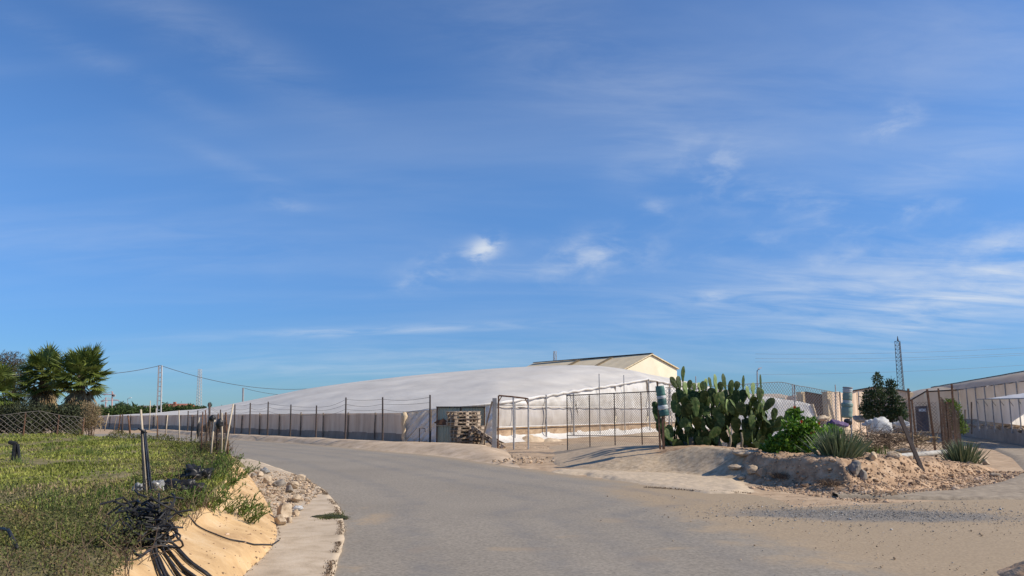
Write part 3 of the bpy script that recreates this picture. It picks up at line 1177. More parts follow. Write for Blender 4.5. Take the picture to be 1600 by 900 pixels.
gh = empty('greenhouse', (GA.x, GA.y, 0), 'long low greenhouse roofed in pale grey netting across the bend of the road', 'greenhouse')
# perimeter (eaves) and ridge line
per, rid = [], []
for px, e in ((150, 650), (290, 648.2), (380, 647.2), (450, 646.6), (520, 646), (580, 645.6), (633, 645)):
    p = on_line(GF, GA, px)
    per.append(Vector((p.x, p.y, h_at(px, e, p))))
per.append(Vector((GB.x, GB.y, h_at(772, 631, GB))))
gable_px = [(850, 619), (900, 611), (960, 602), (1010, 593), (1045, 599.5), (1120, 610)]
for px, e in gable_px:
    p = on_line(GB, GG, px)
    per.append(Vector((p.x, p.y, h_at(px, e, p))))
for px, py, d in ((215, 648.5, 76), (330, 637.5, 71), (400, 623.5, 67), (480, 607, 64), (560, 596, 62), (640, 587, 60), (700, 581.5, 59), (780, 575, 58), (850, 571.5, 57), (890, 570.5, 57), (930, 571, 57.5), (970, 575.5, 59), (1010, 584.5, 62), (1090, 600, 70)):
    rid.append(A(px, py, d))


def dens(pts, k):
    out = []
    for i in range(len(pts) - 1):
        for j in range(k):
            out.append(pts[i].lerp(pts[i + 1], j / k))
    return out + [pts[-1]]


perd, ridd = dens(per, 8), smooth(dens(rid, 8), 4)
rows = []
for i, (a, b) in enumerate(zip(perd, ridd)):
    row = []
    for k in range(41):
        t = k / 40
        q = a.lerp(b, t)
        # the net sags a little between the rows of posts
        sag = .03 * math.sin(t * math.pi * 7) * (1 - .5 * t) + .07 * fbm(q.x, q.y, .35, 3, 4)
        z = q.z + .30 * math.sin(math.pi * t) * min(1, (b.z - a.z) / 2) + sag * min(1, t * 6) * min(1, (1 - t) * 8)
        row.append((q.x, q.y, z))
    # over the ridge and down the far side
    back = Vector((.45, .89, 0)) * 26
    for k in range(1, 9):
        t = k / 8
        row.append((b.x + back.x * t, b.y + back.y * t, b.z + (1.0 - b.z) * (t * t * .6 + .4 * t) - .05 * t))
    rows.append(row)
roofmb = MB().grid(rows)
roofmb.build('roof', MAT['netting'], gh, smooth=True)

def sheet(a, b, z0a, z1a, z0b, z1b, n, m, amp, sc, seed, stretch=(1, 1), bulge=0.0, diag=0.0):
    """a hung, wrinkled sheet between two ground points, with heights at both ends"""
    d = (b - a)
    nrm = Vector((d.y, -d.x, 0)).normalized()
    if nrm.y > 0:
        nrm = -nrm
    L = d.length
    rows = []
    for j in range(m + 1):
        v = j / m
        row = []
        for i in range(n + 1):
            u = i / n
            q = a.lerp(b, u)
            z = (z0a + (z0b - z0a) * u) * (1 - v) + (z1a + (z1b - z1a) * u) * v
            s = u * L * stretch[0] + diag * z
            w = fbm(s, z * stretch[1], sc, 4, seed) * amp + bulge * math.sin(math.pi * v)
            q = q + nrm * (w + .02)
            row.append((q.x, q.y, z))
        rows.append(row)
    return rows


# left side: brown shade netting with a darker foot
side, foot = MB(), MB()
N1 = 160
L1 = (GA - GF).length
rs, rf = [[] for _ in range(7)], [[] for _ in range(3)]
for i in range(N1 + 1):
    t = i / N1
    q = GF.lerp(GA, t)
    ez = float(np.interp(q.x, [p.x for p in per[:7]], [p.z for p in per[:7]]))
    bay = (t * L1 / 2.4) % 1
    for j in range(7):
        v = j / 6
        w = .06 * math.sin(bay * math.pi) + .04 * fbm(q.x, v, .8, 3, 2)
        rs[j].append((q.x - .69 * w, q.y - .72 * w, .42 + (ez - .42) * v))
    for j in range(3):
        v = j / 2
        w = .10 * (1 - v) + .04 + .05 * fbm(q.x, v * 2, .9, 3, 7)
        rf[j].append((q.x - .69 * w, q.y - .72 * w, -.05 + .50 * v))
side.grid(rs).build('side_net', MAT['brown_net'], gh, smooth=True)
foot.grid(rf).build('net_foot', MAT['brown_base'], gh, smooth=True)
for i in range(19):
    t = 1 - i * .054
    if t < .02:
        break
    q = GF.lerp(GA, t) + Vector((-.69, -.72, 0)) * .12
    ez = float(np.interp(q.x, [p.x for p in per[:7]], [p.z for p in per[:7]]))
    MB().tube([(q.x, q.y, -.1), (q.x + RND.uniform(-.03, .03), q.y, ez + RND.uniform(-.05, .12))], .035, 6).build('side_post', MAT['weathered'], gh)
# chamfered corner: white plastic in slanting folds, pale corner post
mb = MB()
za, zb = per[6].z, per[7].z
mb.grid(sheet(GA, GB, -.05, za, -.05, zb, 120, 36, .16, 1.5, 3, (2.2, .5), .05, -2.0))
mb.build('corner_sheet', MAT['plastic'], gh, smooth=True)
mb = MB()
pts = []
for i in range(9):
    z = -.1 + (za + .12) * i / 8
    pts.append((GA.x - .05 + .03 * math.sin(i * 2.1), GA.y - .18, z))
mb.tube(pts, [.10, .09, .10, .085, .095, .10, .11, .17, .12], 10)
mb.build('corner_post', MAT['tan_wall'], gh, smooth=True)
# white rope edge along the corner's top
MB().tube([(GA.x, GA.y - .1, za + .02), tuple(GA.lerp(GB, .5) + Vector((0, -.12, (za + zb) / 2 + .03))), (GB.x, GB.y - .1, zb + .02)], .04, 6).build('eave_roll', MAT['plastic'], gh, smooth=True)
# gable side: three bands of sheeting on rails
gp = [GB] + [on_line(GB, GG, px) for px, _ in gable_px]
gz = [zb] + [p.z for p in per[8:]]
up, lo, band, skirt = MB(), MB(), MB(), MB()
for i in range(len(gp) - 1):
    a, b = gp[i], gp[i + 1]
    n = max(12, int((b - a).length * 4))
    up.grid(sheet(a, b, 1.75, gz[i], 1.75, gz[i + 1], n, 14, .14, .9, 10, (1.5, .9), .10, .8))
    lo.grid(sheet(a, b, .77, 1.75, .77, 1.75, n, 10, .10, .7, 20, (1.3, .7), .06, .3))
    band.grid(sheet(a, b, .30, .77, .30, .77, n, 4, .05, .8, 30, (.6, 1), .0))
    rws = sheet(a, b, -.02, .36, -.02, .36, n, 6, .06, .9, 40, (.8, 1), .0)
    nrm = Vector((.84, -.54, 0))
    for j, r in enumerate(rws):
        # the foot of the sheet spreads out over the ground
        k = (1 - j / 6) ** 2
        rws[j] = [(x + nrm.x * k * (.5 + .35 * fbm(x, y, .4, 3, 3)), y + nrm.y * k * (.5 + .35 * fbm(x, y, .4, 3, 3)), z + .09 + .05 * fbm(x, y, .7, 3, 9) * (1 - k)) for x, y, z in r]
    skirt.grid(rws)
up.build('upper_sheet', MAT['plastic'], gh, smooth=True)
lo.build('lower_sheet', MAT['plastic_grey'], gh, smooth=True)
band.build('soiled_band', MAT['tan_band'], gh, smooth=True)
skirt.build('ground_sheet', MAT['plastic'], gh, smooth=True)
off = Vector((.84, -.54, 0)) * .17
for z in (.78, 1.75):
    MB().tube([tuple(gp[0] + off + Vector((0, 0, z))), tuple(gp[3] + off + Vector((0, 0, z - .02))), tuple(gp[-1] + off + Vector((0, 0, z)))], .028, 6).build('rail', MAT['plastic'], gh)
MB().tube([tuple(p + off * .8 + Vector((0, 0, z + .02 + .03 * math.sin(i * 3)))) for i, (p, z) in enumerate(zip(dens(gp, 6), np.interp(np.arange(37), np.arange(7) * 6, gz)))], [.06 + .03 * abs(math.sin(i * 1.9)) for i in range(37)], 6).build('eave_roll', MAT['plastic'], gh, smooth=True)
for px, top in ((799, 628), (848, 617), (891, 615), (932, 584), (971, 586), (1010, 592), (1044, 596), (1085, 600)):
    p = on_line(GB, GG, px) + off * 1.25
    MB().tube([(p.x, p.y, -.1), (p.x, p.y, h_at(px, top, p))], .045 if px in (848, 891, 1010) else .03, 7).build('gable_post', MAT['galv'], gh)

# white draped low tunnel right of the cactus
LT0, LT1 = A(1150, 650, 33), A(1276, 652, 33.5)
lt = empty('plastic_tunnel', (LT0.x, LT0.y, .3), 'low tunnel draped in crumpled white plastic between cactus and gate pillars', 'tunnel')
mb = MB()
rows = []
for j in range(15):
    v = j / 14
    row = []
    for i in range(50):
        u = i / 49
        px = 1150 + (1268 - 1150) * u + 8 * (1 - v) * u
        top = float(np.interp(px, [1150, 1196, 1230, 1262, 1276], [614, 619.5, 624, 630, 634]))
        zt = A(px, top, 33).z
        q = A(px, 640, 33)
        yy = 33 - .75 * (1 - v) + .05 * fbm(u * 6, v * 3, 1.1, 3, 3)
        row.append((q.x, yy, .1 + (zt - .1) * v + .015 * math.sin(u * 17)))
    rows.append(row)
for k in range(1, 6):
    rows.append([(x + .15 * k, y + 1.1 * k, z + .02 * k - .012 * k * k) for x, y, z in rows[14]])
mb.grid(rows)
mb.build('draped_sheet', MAT['tarp'], lt, smooth=True)
pe = rows[14][-1]
MB().tube([(pe[0] + .02, pe[1] - .05, pe[2] + .02), (pe[0] + .28, pe[1] - .5, .1)], .05, 6).build('edge_pole', MAT['tan_wall'], lt)
for u in (8, 30):
    q = rows[7][u]
    MB().tube([(q[0], q[1] - .6, .05), (q[0], q[1] - .5, 1.7)], .03, 6).build('post', MAT['galv'], lt)

# ================================================================== rusty steel fence on the berm
fposts = [(293, 642, 673), (308, 641, 674), (327, 630, 676), (343.5, 640, 676), (366, 632, 678), (390, 629.5, 678.5), (418, 627.5, 679.5), (453.5, 632, 682), (493.5, 633.5, 684.5), (539.5, 621, 687), (598, 620.5, 689), (672, 617, 692)]
fb = [P(x, y, .22) for x, _, y in fposts]
fe = empty('wire_fence', fb[-1], 'thin rusty post fence with sagging wires on the cement berm', 'fence')
tops = []
for (x, t, y), b in zip(fposts, fb):
    tp = A(x + (1.2 if x < 560 else 0), t, b.y)
    tops.append(tp)
    MB().tube([(b.x, b.y, -.1), tuple(b.lerp(tp, .5)), tuple(tp)], [.045, .04, .034], 7).build('post', MAT['dark_steel'], fe)
for fr in (.72, .84, .95):
    pts = []
    for i in range(len(fb) - 1):
        a, b = fb[i].lerp(tops[i], fr), fb[i + 1].lerp(tops[i + 1], fr)
        s = RND.uniform(.02, .14)
        pts += [a.lerp(b, k / 6) - Vector((0, .05, s * math.sin(math.pi * k / 6))) for k in range(6)]
    pts.append(fb[-1].lerp(tops[-1], fr))
    MB().tube(pts, .007, 4).build('strand', MAT['wire'], fe)

# ------------------------------------------------------------------ green sheet panel, pallets, grey post, gates
YP = 33.6
p0, p1 = A(681, 692, YP), A(758, 692, YP - .5)
zt = A(681, 636, YP).z
gpn = empty('sheet_metal_gate', (p0.x, p0.y, 0), 'weathered green metal sheet gate standing behind the pallet stack', 'gate')
d = p1 - p0
d.z = 0
n_ = Vector((d.y, -d.x, 0)).normalized()
MB().prism([(p0.x, p0.y, .1), (p1.x, p1.y, .1), (p1.x, p1.y, zt), (p0.x, p0.y, zt)], -n_ * .03).build('panel', MAT['green_panel'], gpn)
zm = A(700, 665, YP - .1).z
for z, nme, mt, w in ((zt, 'top_rail', 'dark_steel', .05), (zm, 'middle_rail', 'bamboo', .035), (.13, 'bottom_rail', 'rust', .05)):
    MB().bar((p0.x, p0.y - .06, z), (p1.x, p1.y - .06, z), w).build(nme, MAT[mt], gpn)
for f in (0.02, .5, .985):
    q = p0.lerp(p1, f)
    MB().bar((q.x, q.y - .045, .05), (q.x, q.y - .045, zt), .05).build('upright', MAT['rust' if f != .5 else 'dark_steel'], gpn)
mb = MB()
q = p0 + d * .13 + n_ * .02
mb.prism([(q.x + .34 * math.cos(a_) * RND.uniform(.6, 1.1), q.y - .03, zm + .13 + .17 * math.sin(a_) * RND.uniform(.6, 1.1)) for a_ in [k * .35 for k in range(18)]], (0, -.012, 0))
mb.build('rust_patch', MAT['rust'], gpn)
wsh = MB().tube([(p0.x - .25, p0.y - .1, .0), (p0.x - .22, p0.y - .1, zt - .1)], .05, 6)
tag(wsh.build('wooden_post', MAT['weathered']), 'pale weathered wooden post at the left edge of the green sheet gate', 'post')

# little bent pipe frame on the berm
ba, bb, bc, bd = A(655, 690, 32.6), A(655.5, 669, 32.6), A(664, 669.5, 32.6), A(664.5, 675, 32.6)
tag(MB().tube([(ba.x, ba.y, 0), tuple(bb), tuple(bc), tuple(bd)], .022, 6).build('bent_pipe', MAT['dark_steel']), 'short bent iron pipe sticking out of the berm before the white plastic', 'pipe')
a1, a2 = A(628, 688, 32.9), A(652, 668, 33)
tag(MB().tube([(a1.x, a1.y, .1), tuple(a2)], .02, 6).build('leaning_rod', MAT['wire']), 'thin rod leaning against the folded white plastic corner', 'rod')


def pallet(loc, rot, label, group=None, tilt=(0, 0)):
    r = empty('pallet', loc, label, 'pallet', group)
    r.rotation_euler = (tilt[0], tilt[1], rot)
    dk = MB()
    for i in range(6):
        x = -.55 + i * .22
        dk.box((x, 0, .133), (.14, .8, .022), None, .004)
    dk.build('deck', MAT['pallet'], r, local=True)
    for y in (-.34, 0, .34):
        s = MB()
        s.box((0, y, .111), (1.2, .1, .022), None, .003)
        for x in (-.53, 0, .53):
            s.box((x, y, .061), (.14, .1, .078), None, .003)
        s.box((0, y, .011), (1.2, .1, .022), None, .003)
        s.build('stringer', MAT['pallet'], r, local=True)
    return r


pc = A(729, 690, 32.1)
words_ = ['bottom pallet of the leaning stack by the green gate', 'second pallet up in the stack, splintered grey boards', 'third pallet up in the stack, dark weathered boards', 'fourth pallet up in the stack, dark weathered boards', 'fifth pallet up, just under the step in the stack', 'sixth pallet up, lowest of the shifted upper half of the stack', 'seventh pallet up, third from the top of the stack', 'eighth pallet up, second from the top of the stack', 'topmost pallet of the stack, sunlit pale ends']
zb_ = .17
for i in range(9):
    dx = (0.02 if i < 5 else -.12) + RND.uniform(-.04, .04)
    pallet((pc.x + dx, pc.y + RND.uniform(-.05, .05), zb_), math.radians(28 + RND.uniform(-5, 5)), 'grey wooden pallet, ' + words_[i], 'stacked pallets by the green gate', (RND.uniform(-.02, .02), RND.uniform(-.025, .025)))
    zb_ += .152
# pallets slid off to the right
ps = A(751, 690, 31.6)
pallet((ps.x + .12, ps.y, .46), math.radians(-14), 'loose wooden pallet tipped against the right of the stack', None, (math.radians(-8), math.radians(38)))
pallet((ps.x + .42, ps.y - .15, .33), math.radians(-8), 'lower loose pallet sliding down beside the grey post', None, (math.radians(-5), math.radians(31)))

# grey concrete post and its brace
g0 = A(772.5, 697, 30.4)
gz1 = A(772.5, 622, 30.4).z
tag(MB().prism([(g0.x - .09, g0.y, -.1), (g0.x + .09, g0.y, -.1), (g0.x + .085, g0.y, gz1), (g0.x - .085, g0.y, gz1)], (0, .17, 0)).build('concrete_post', MAT['grey_post']), 'stout grey concrete gate post right of the pallets', 'post')
b0, b1 = A(750, 695, 30.2), A(769, 627, 30.3)
tag(MB().bar((b0.x, b0.y, 0), tuple(b1), .06).build('brace', MAT['weathered']), 'dark slanting brace leaning on the grey concrete post', 'brace')

# small gate frame without mesh
YG = 29.8
gf = empty('gate_frame', (A(779, 697, YG).x, YG, 0), 'bare rusty pipe gate frame beside the grey concrete post', 'gate frame')
c1, c2, c3 = A(779, 618, YG), A(802, 620, YG), A(825.5, 623, YG)
for c, base in ((c1, 778), (c2, 803), (c3, 825.5)):
    q = A(base, 697, YG)
    MB().tube([(q.x, q.y, -.05), tuple(c)], .032, 7).build('upright', MAT['rust' if c is c1 else 'galv'], gf)
MB().tube([tuple(c1), tuple(c2), tuple(c3)], .032, 7).build('top_rail', MAT['rust'], gf)
MB().tube([tuple(c3 - Vector((.12, 0, 0))), tuple(c3 - Vector((0, .03, .25)))], .02, 6).build('corner_brace', MAT['rust'], gf)
MB().tube([tuple(c1 + Vector((.14, 0, 0))), tuple(c1 - Vector((0, .03, .25)))], .02, 6).build('corner_brace', MAT['rust'], gf)


def chain(mb, fn, Wd, H, cell, r, n=3, segs=1):
    """diamond mesh; fn(u,v) in metres gives the point"""
    k = -H
    while k < Wd:
        for sgn in (1, -1):
            u0, u1 = max(0, k), min(Wd, k + H)
            if u1 - u0 < cell * .2:
                continue
            pts = []
            for i in range(segs + 1):
                u = u0 + (u1 - u0) * i / segs
                v = (u - k) if sgn > 0 else H - (u - k)
                pts.append(fn(u, v))
            mb.tube(pts, r, n, False)
        k += cell
    return mb


# large chain-link gate, hung between the yard and the cactus
ga, gb = P(886, 709.5, .02), P(1046, 716, .02)
gat = empty('chain_link_gate', ga, 'wide pipe framed chain-link gate in front of the yard', 'gate')
H0, H1 = A(886, 618, ga.y).z, A(1024, 611, ga.lerp(gb, .86).y).z


def gpt(u, v):
    p = ga.lerp(gb, u)
    return Vector((p.x, p.y, .04 + (H0 + (H1 - H0) * u - .04) * v))


for px in (886, 921, 960, 1002, 1038):
    u = (on_line(ga, gb, px) - ga).length / (gb - ga).length
    MB().tube([gpt(u, -.02), gpt(u, 1)], .019, 7).build('upright', MAT['dark_steel' if px < 1000 else 'rust'], gat)
for v, nm in ((0, 'bottom_rail'), (.31, 'middle_rail'), (1, 'top_rail')):
    MB().tube([gpt(0, v), gpt(.5, v), gpt(.96, v)], .018 if v != .31 else .012, 7).build(nm, MAT['dark_steel'], gat)
Lg = (gb - ga).length
mb = MB()
chain(mb, lambda u, v: gpt(u / Lg * .96, v / 2.0) + Vector((0, .02, 0)), Lg, 2.0, .085, .0048)
mb.build('mesh', MAT['wire'], gat)

# chain-link fence carrying on behind the cactus to the pillars
ca, cb = A(1040, 690, 26), A(1312, 690, 29.5)
cf = empty('chain_link_fence', (ca.x, ca.y, 0), 'leaning chain-link fence behind the cactus, its slack top bulging against the sky', 'fence')
Lc = (cb - ca).length


def cpt(u, v):
    t = u / Lc
    p = ca.lerp(cb, t)
    px = 1040 + (1312 - 1040) * t
    top = float(np.interp(px, [1040, 1120, 1195, 1215, 1240, 1262, 1285, 1312], [606, 603, 598, 597, 603, 606, 610, 614]))
    zt = A(px, top, p.y).z
    return Vector((p.x, p.y - .25 * (v / 2.3) ** 2 + .06 * fbm(u, v, 1.1, 2, 8), .1 + (zt - .1) * v / 2.3))


mb = MB()
chain(mb, cpt, Lc, 2.3, .13, .0065, 3, 8)
mb.build('mesh', MAT['pale_wire'], cf)
for t in (.02, .35, .72, .98):
    q = cpt(t * Lc, 2.3)
    b = cpt(t * Lc, 0)
    MB().tube([(b.x, b.y + .05, -.1), (q.x, q.y + .05, q.z)], .024, 6).build('post', MAT['galv'], cf)
MB().tube([cpt(Lc * i / 24, 2.3) for i in range(25)], .01, 4).build('top_wire', MAT['wire'], cf)
for nm, pts in (('pillar', (1247, 1259, 613.5, 36.2)), ('pillar', (1287, 1300, 613, 35.6))):
    x0, x1, tp, YY = pts
    a, b = A(x0, 640, YY), A(x1, 640, YY)
    zt = A(x0, tp, YY).z
    w = b.x - a.x
    lab = 'sand coloured masonry gate pillar half hidden by the white plastic tunnel' if x0 < 1260 else 'sand coloured masonry gate pillar with a plank leaning on it'
    r = empty('gate_pillar', (a.x + w / 2, YY, 0), lab, 'pillar', 'gate pillars')
    c_, s_ = math.cos(-.35), math.sin(-.35)
    R = Matrix.Rotation(.5, 3, 'Z')
    MB().box((a.x + w / 2, YY, zt / 2 - .02), (w * .78, w * .78, zt - .04), R).build('shaft', MAT['tan_wall'], r)
    MB().box((a.x + w / 2, YY, zt), (w * .86, w * .86, .07), R).build('cap', MAT['tan_wall'], r)
a, b = A(1259.5, 640, 36), A(1286.5, 640, 35.8)
bgt = empty('metal_gate', (a.x, a.y, 0), 'brown corrugated sheet gate shut between the two pillars', 'gate')
zt = A(1270, 613, 36).z
MB().prism([(a.x, a.y, .1), (b.x, b.y, .1), (b.x, b.y, zt - .12), (a.x, a.y, zt + .03)], (0, .04, 0)).build('panel', MAT['brown_gate'], bgt)
MB().bar((a.x, a.y - .03, zt * .52), (b.x, b.y - .03, zt * .50), .05).build('rail', MAT['tan_wall'], bgt)
MB().bar((a.x, a.y - .03, zt + .02), (b.x, b.y - .03, zt - .13), .05).build('top_rail', MAT['rust'], bgt)
a, b = A(1294, 624, 35), A(1307, 658, 34.2)
tag(MB().bar(tuple(a), (b.x, b.y, .6), .10, .04).build('plank', MAT['weathered']), 'dark plank leaning on the right gate pillar', 'plank')
# brown netting fence beyond the right pillar
a, b = A(1300, 640, 37), A(1352, 640, 39)
nf = empty('netting_fence', (a.x, a.y, 0), 'brown netting fence right of the gate pillars', 'fence')
rows = []
for j in range(6):
    row = []
    for i in range(25):
        u = i / 24
        q = a.lerp(b, u)
        zt = A(1300 + 52 * u, 614 - 2 * math.sin(u * 9), q.y).z
        row.append((q.x, q.y + .05 * math.sin(u * 25), .3 + (zt - .3) * j / 5))
    rows.append(row)
MB().grid(rows).build('net', MAT['brown_net'], nf, smooth=True)
for u in (.0, .25, .5, .8, 1):
    q = a.lerp(b, u)
    MB().tube([(q.x, q.y - .06, 0), (q.x, q.y - .06, A(1320, 612, q.y).z)], .03, 6).build('post', MAT['galv'], nf)
a, b = A(1228, 640, 40), A(1250, 640, 40)
nf2 = empty('netting_fence', (a.x, a.y, 0), 'short brown netting panel left of the gate pillars', 'fence')
rows = [[(a.x + (b.x - a.x) * i / 8, a.y + .05 * math.sin(i), .3 + (A(1240, 616 + 4 * (1 - i / 8), 40).z - .3) * j / 3) for i in range(9)] for j in range(4)]
MB().grid(rows).build('net', MAT['brown_net'], nf2, smooth=True)
MB().tube([(b.x, b.y - .06, 0), (b.x, b.y - .06, 2.5)], .04, 6).build('post', MAT['weathered'], nf2)

# yard: heaps of sand, earth and litter behind the gates
for (px, py, sx, sy, sz, mt, lab) in ((830, 690, 1.6, .8, .34, 'sand', 'low heap of pale sand behind the bare gate frame'),
                                      (1015, 684, 3.4, 1.2, .30, 'sand', 'long low heap of pale sand under the greenhouse gable'),
                                      (862, 690, 1.3, .7, .18, 'sand', 'flat spread of sand right of the bare gate frame'),
                                      (776, 700, .55, .4, .22, 'sand', 'small lump of pale cement at the foot of the grey post'),
                                      (1312, 656, 2.4, 1.2, .95, 'sand', 'tan earth heap before the brown netting fence')):
    c = P(px, py, .05) if py > 660 else A(px, py, 34)
    mb = MB()
    rows = []
    for i in range(25):
        row = []
        for k in range(25):
            u, v = i / 12 - 1, k / 12 - 1
            r = math.hypot(u, v)
            z = sz * max(-.1, 1 - r ** 1.7) * (1 + .35 * fbm(c.x + u * 2, v * 2, 1.2, 4, px * .1))
            row.append((c.x + u * sx / 2, c.y + v * sy / 2, .03 + z))
        rows.append(row)
    tag(mb.grid(rows).build('sand_heap', MAT[mt], smooth=True), lab, 'heap')
mb = MB()
pp = []
for _ in range(900):
    px, py = RND.uniform(770, 1040), RND.uniform(692, 722)
    q = P(px, py, .06)
    if float(seg_dist(np.array([q.x]), np.array([q.y]), OUTER)[0]) > .15:
        pp.append((q.x, q.y, .055))
pebbles(mb, np.array(pp), NP.uniform(.03, .13, len(pp)) ** 1.0)
stuff(mb.build('rubble', MAT['rubble'], origin=(0, 0, 0)), 'scattered tan rubble over the bare yard behind the gates', 'rubble')
# ================================================================== prickly pear
def pad_mesh(name, mat, L=1.0, Wd=.5, T=.075, bend=0.0, seed=0):
    """one thick obovate pad, narrow at its foot (origin) and rounded at the top, faces along Y"""
    V, F = SPH3
    v = V.copy()
    rg = random.Random(seed)
    out = []
    for x, y, z in v:
        t = (z + 1) / 2                       # 0 foot .. 1 tip
        wf = (.55 + .62 * t - .12 * t * t)
        q = Vector((x * Wd / 2 * wf, y * T / 2 * (1.25 - .55 * t), t * L))
        q.x += .035 * L * mnoise.noise(Vector((x * 1.5 + seed, z * 1.5, 0)))
        q.y += bend * (t - .4) ** 2 * L + .02 * L * mnoise.noise(Vector((x * 2 + seed, z * 2, 7)))
        out.append(q)
    mb = MB()
    mb.add(out, F)
    # spine cushions: small raised bumps in rows
    for r in range(6):
        t = .16 + r * .14
        for c in range(-2, 3):
            xx = (c + (.5 if r % 2 else 0)) * .17 * Wd / .5 * .55
            wf = (.55 + .62 * t - .12 * t * t)
            lim = Wd / 2 * wf * math.sqrt(max(0, 1 - (2 * t - 1) ** 2)) * .82
            if abs(xx) > lim:
                continue
            for sy in (-1, 1):
                q = Vector((xx, sy * T / 2 * (1.25 - .55 * t) * math.sqrt(max(.05, 1 - (2 * t - 1) ** 2 - (xx / (Wd / 2 * wf)) ** 2)) + bend * (t - .4) ** 2 * L, t * L))
                mb.add([q + Vector(p) * .009 for p in ((1, 0, 0), (0, sy, 0), (-1, 0, 0), (0, 0, 1), (0, 0, -1))], [(0, 1, 3), (1, 2, 3), (2, 1, 4), (1, 0, 4)])
    me = mb.build(name, mat, local=True, smooth=True)
    return me


CY = 22.4
CX = A(1122, 699, CY).x
cz0 = .47
cac = empty('prickly_pear', (CX, CY, cz0), 'big dark green prickly pear cactus on top of the earth mound', 'cactus')
protos = []
for i in range(6):
    protos.append(pad_mesh('pad', MAT['cactus'], 1, .50 + .03 * (i % 3), .085, (i % 2) * .12 - .04, i * 3.3))
lit_pads = [pad_mesh('pad', MAT['cactus_lit'], 1, .36, .10, .05, 40), pad_mesh('pad', MAT['cactus_lit'], 1, .44, .085, .1, 52)]  # pads coloured as if the sun caught them
allp = protos + lit_pads
used_p = set()
NPAD = 0


def place_pad(foot, axis, length, width, face, kind=None):
    """foot/axis in world space; face = direction the flat side looks"""
    global NPAD
    k = RND.choice(range(6)) if kind is None else 6 + kind % 2
    src = allp[k]
    if k in used_p:
        o = src.copy()
        COL.objects.link(o)
    else:
        o = src
        used_p.add(k)
    z = Vector(axis).normalized()
    y = Vector(face)
    y = (y - z * y.dot(z)).normalized()
    x = y.cross(z)
    R = Matrix((x, y, z)).transposed()
    base_w = (.50, .53, .56, .50, .53, .56, .36, .44)[k]
    o.parent = cac
    o.location = Vector(foot) - cac.location
    o.rotation_euler = R.to_euler()
    o.scale = (width / base_w, .30 + .25 * length, length)
    NPAD += 1
    return o


CZ = lambda zx: 980 + zx / 5.625
CYP = lambda zy: 560 + zy / 5.625
# (centre x, centre y, length, width, lean to the right in degrees, azimuth the face looks to, sunlit tone painted in?) in the close-up's pixels
tips = [(490, 140, 145, 60, 2, 60, 0), (455, 215, 125, 70, -6, 50, 0), (410, 215, 120, 60, -25, 20, 0), (512, 262, 110, 62, -10, 75, 1), (548, 232, 90, 64, 8, 35, 0), (588, 255, 85, 40, 4, 70, 0),
        (632, 250, 80, 50, -8, 80, 1), (664, 245, 95, 44, 5, 40, 0), (690, 232, 110, 46, 2, 75, 1), (728, 215, 105, 50, -10, 80, 0), (776, 222, 165, 54, -5, 70, 1), (818, 250, 90, 46, 3, 20, 0),
        (853, 205, 150, 56, -9, 60, 0), (912, 262, 150, 66, 6, 25, 0), (964, 240, 80, 48, 12, 10, 0), (1019, 215, 135, 60, 4, 78, 0), (1105, 268, 110, 50, 5, 70, 1), (1060, 300, 120, 60, -12, 65, 1), (1172, 205, 130, 52, -3, 84, 0),
        (1162, 325, 140, 76, 0, 15, 0), (1245, 405, 140, 78, 40, 10, 0), (1292, 492, 115, 70, 6, 10, 0), (1335, 540, 95, 60, 60, 50, 0), (1412, 490, 115, 66, 38, 15, 0), (246, 420, 85, 56, -14, 10, 0),
        (252, 490, 125, 50, -22, 40, 0), (432, 440, 105, 52, -34, 30, 0), (300, 580, 110, 90, -30, 10, 0), (600, 430, 170, 95, -4, 10, 0), (765, 655, 130, 95, 50, 60, 0), (1100, 560, 140, 86, 4, 20, 0),
        (880, 430, 140, 60, -3, 75, 1), (700, 400, 140, 80, 6, 30, 0), (975, 330, 110, 60, 3, 80, 0), (1190, 590, 110, 60, 10, 60, 0), (1315, 610, 120, 75, 70, 15, 0), (480, 330, 110, 70, -14, 40, 0), (380, 640, 120, 80, -20, 20, 0), (830, 560, 130, 90, 8, 15, 0), (540, 620, 130, 90, -8, 15, 0), (960, 480, 140, 80, 5, 30, 0)]
mpp = CY / FPX
roots = [Vector((CX + dx, CY + dy, cz0 - .08)) for dx, dy in ((-1.25, .1), (-.75, -.15), (-.35, .25), (.0, -.1), (.4, .2), (.8, -.05), (1.2, .15))]
joints = 0
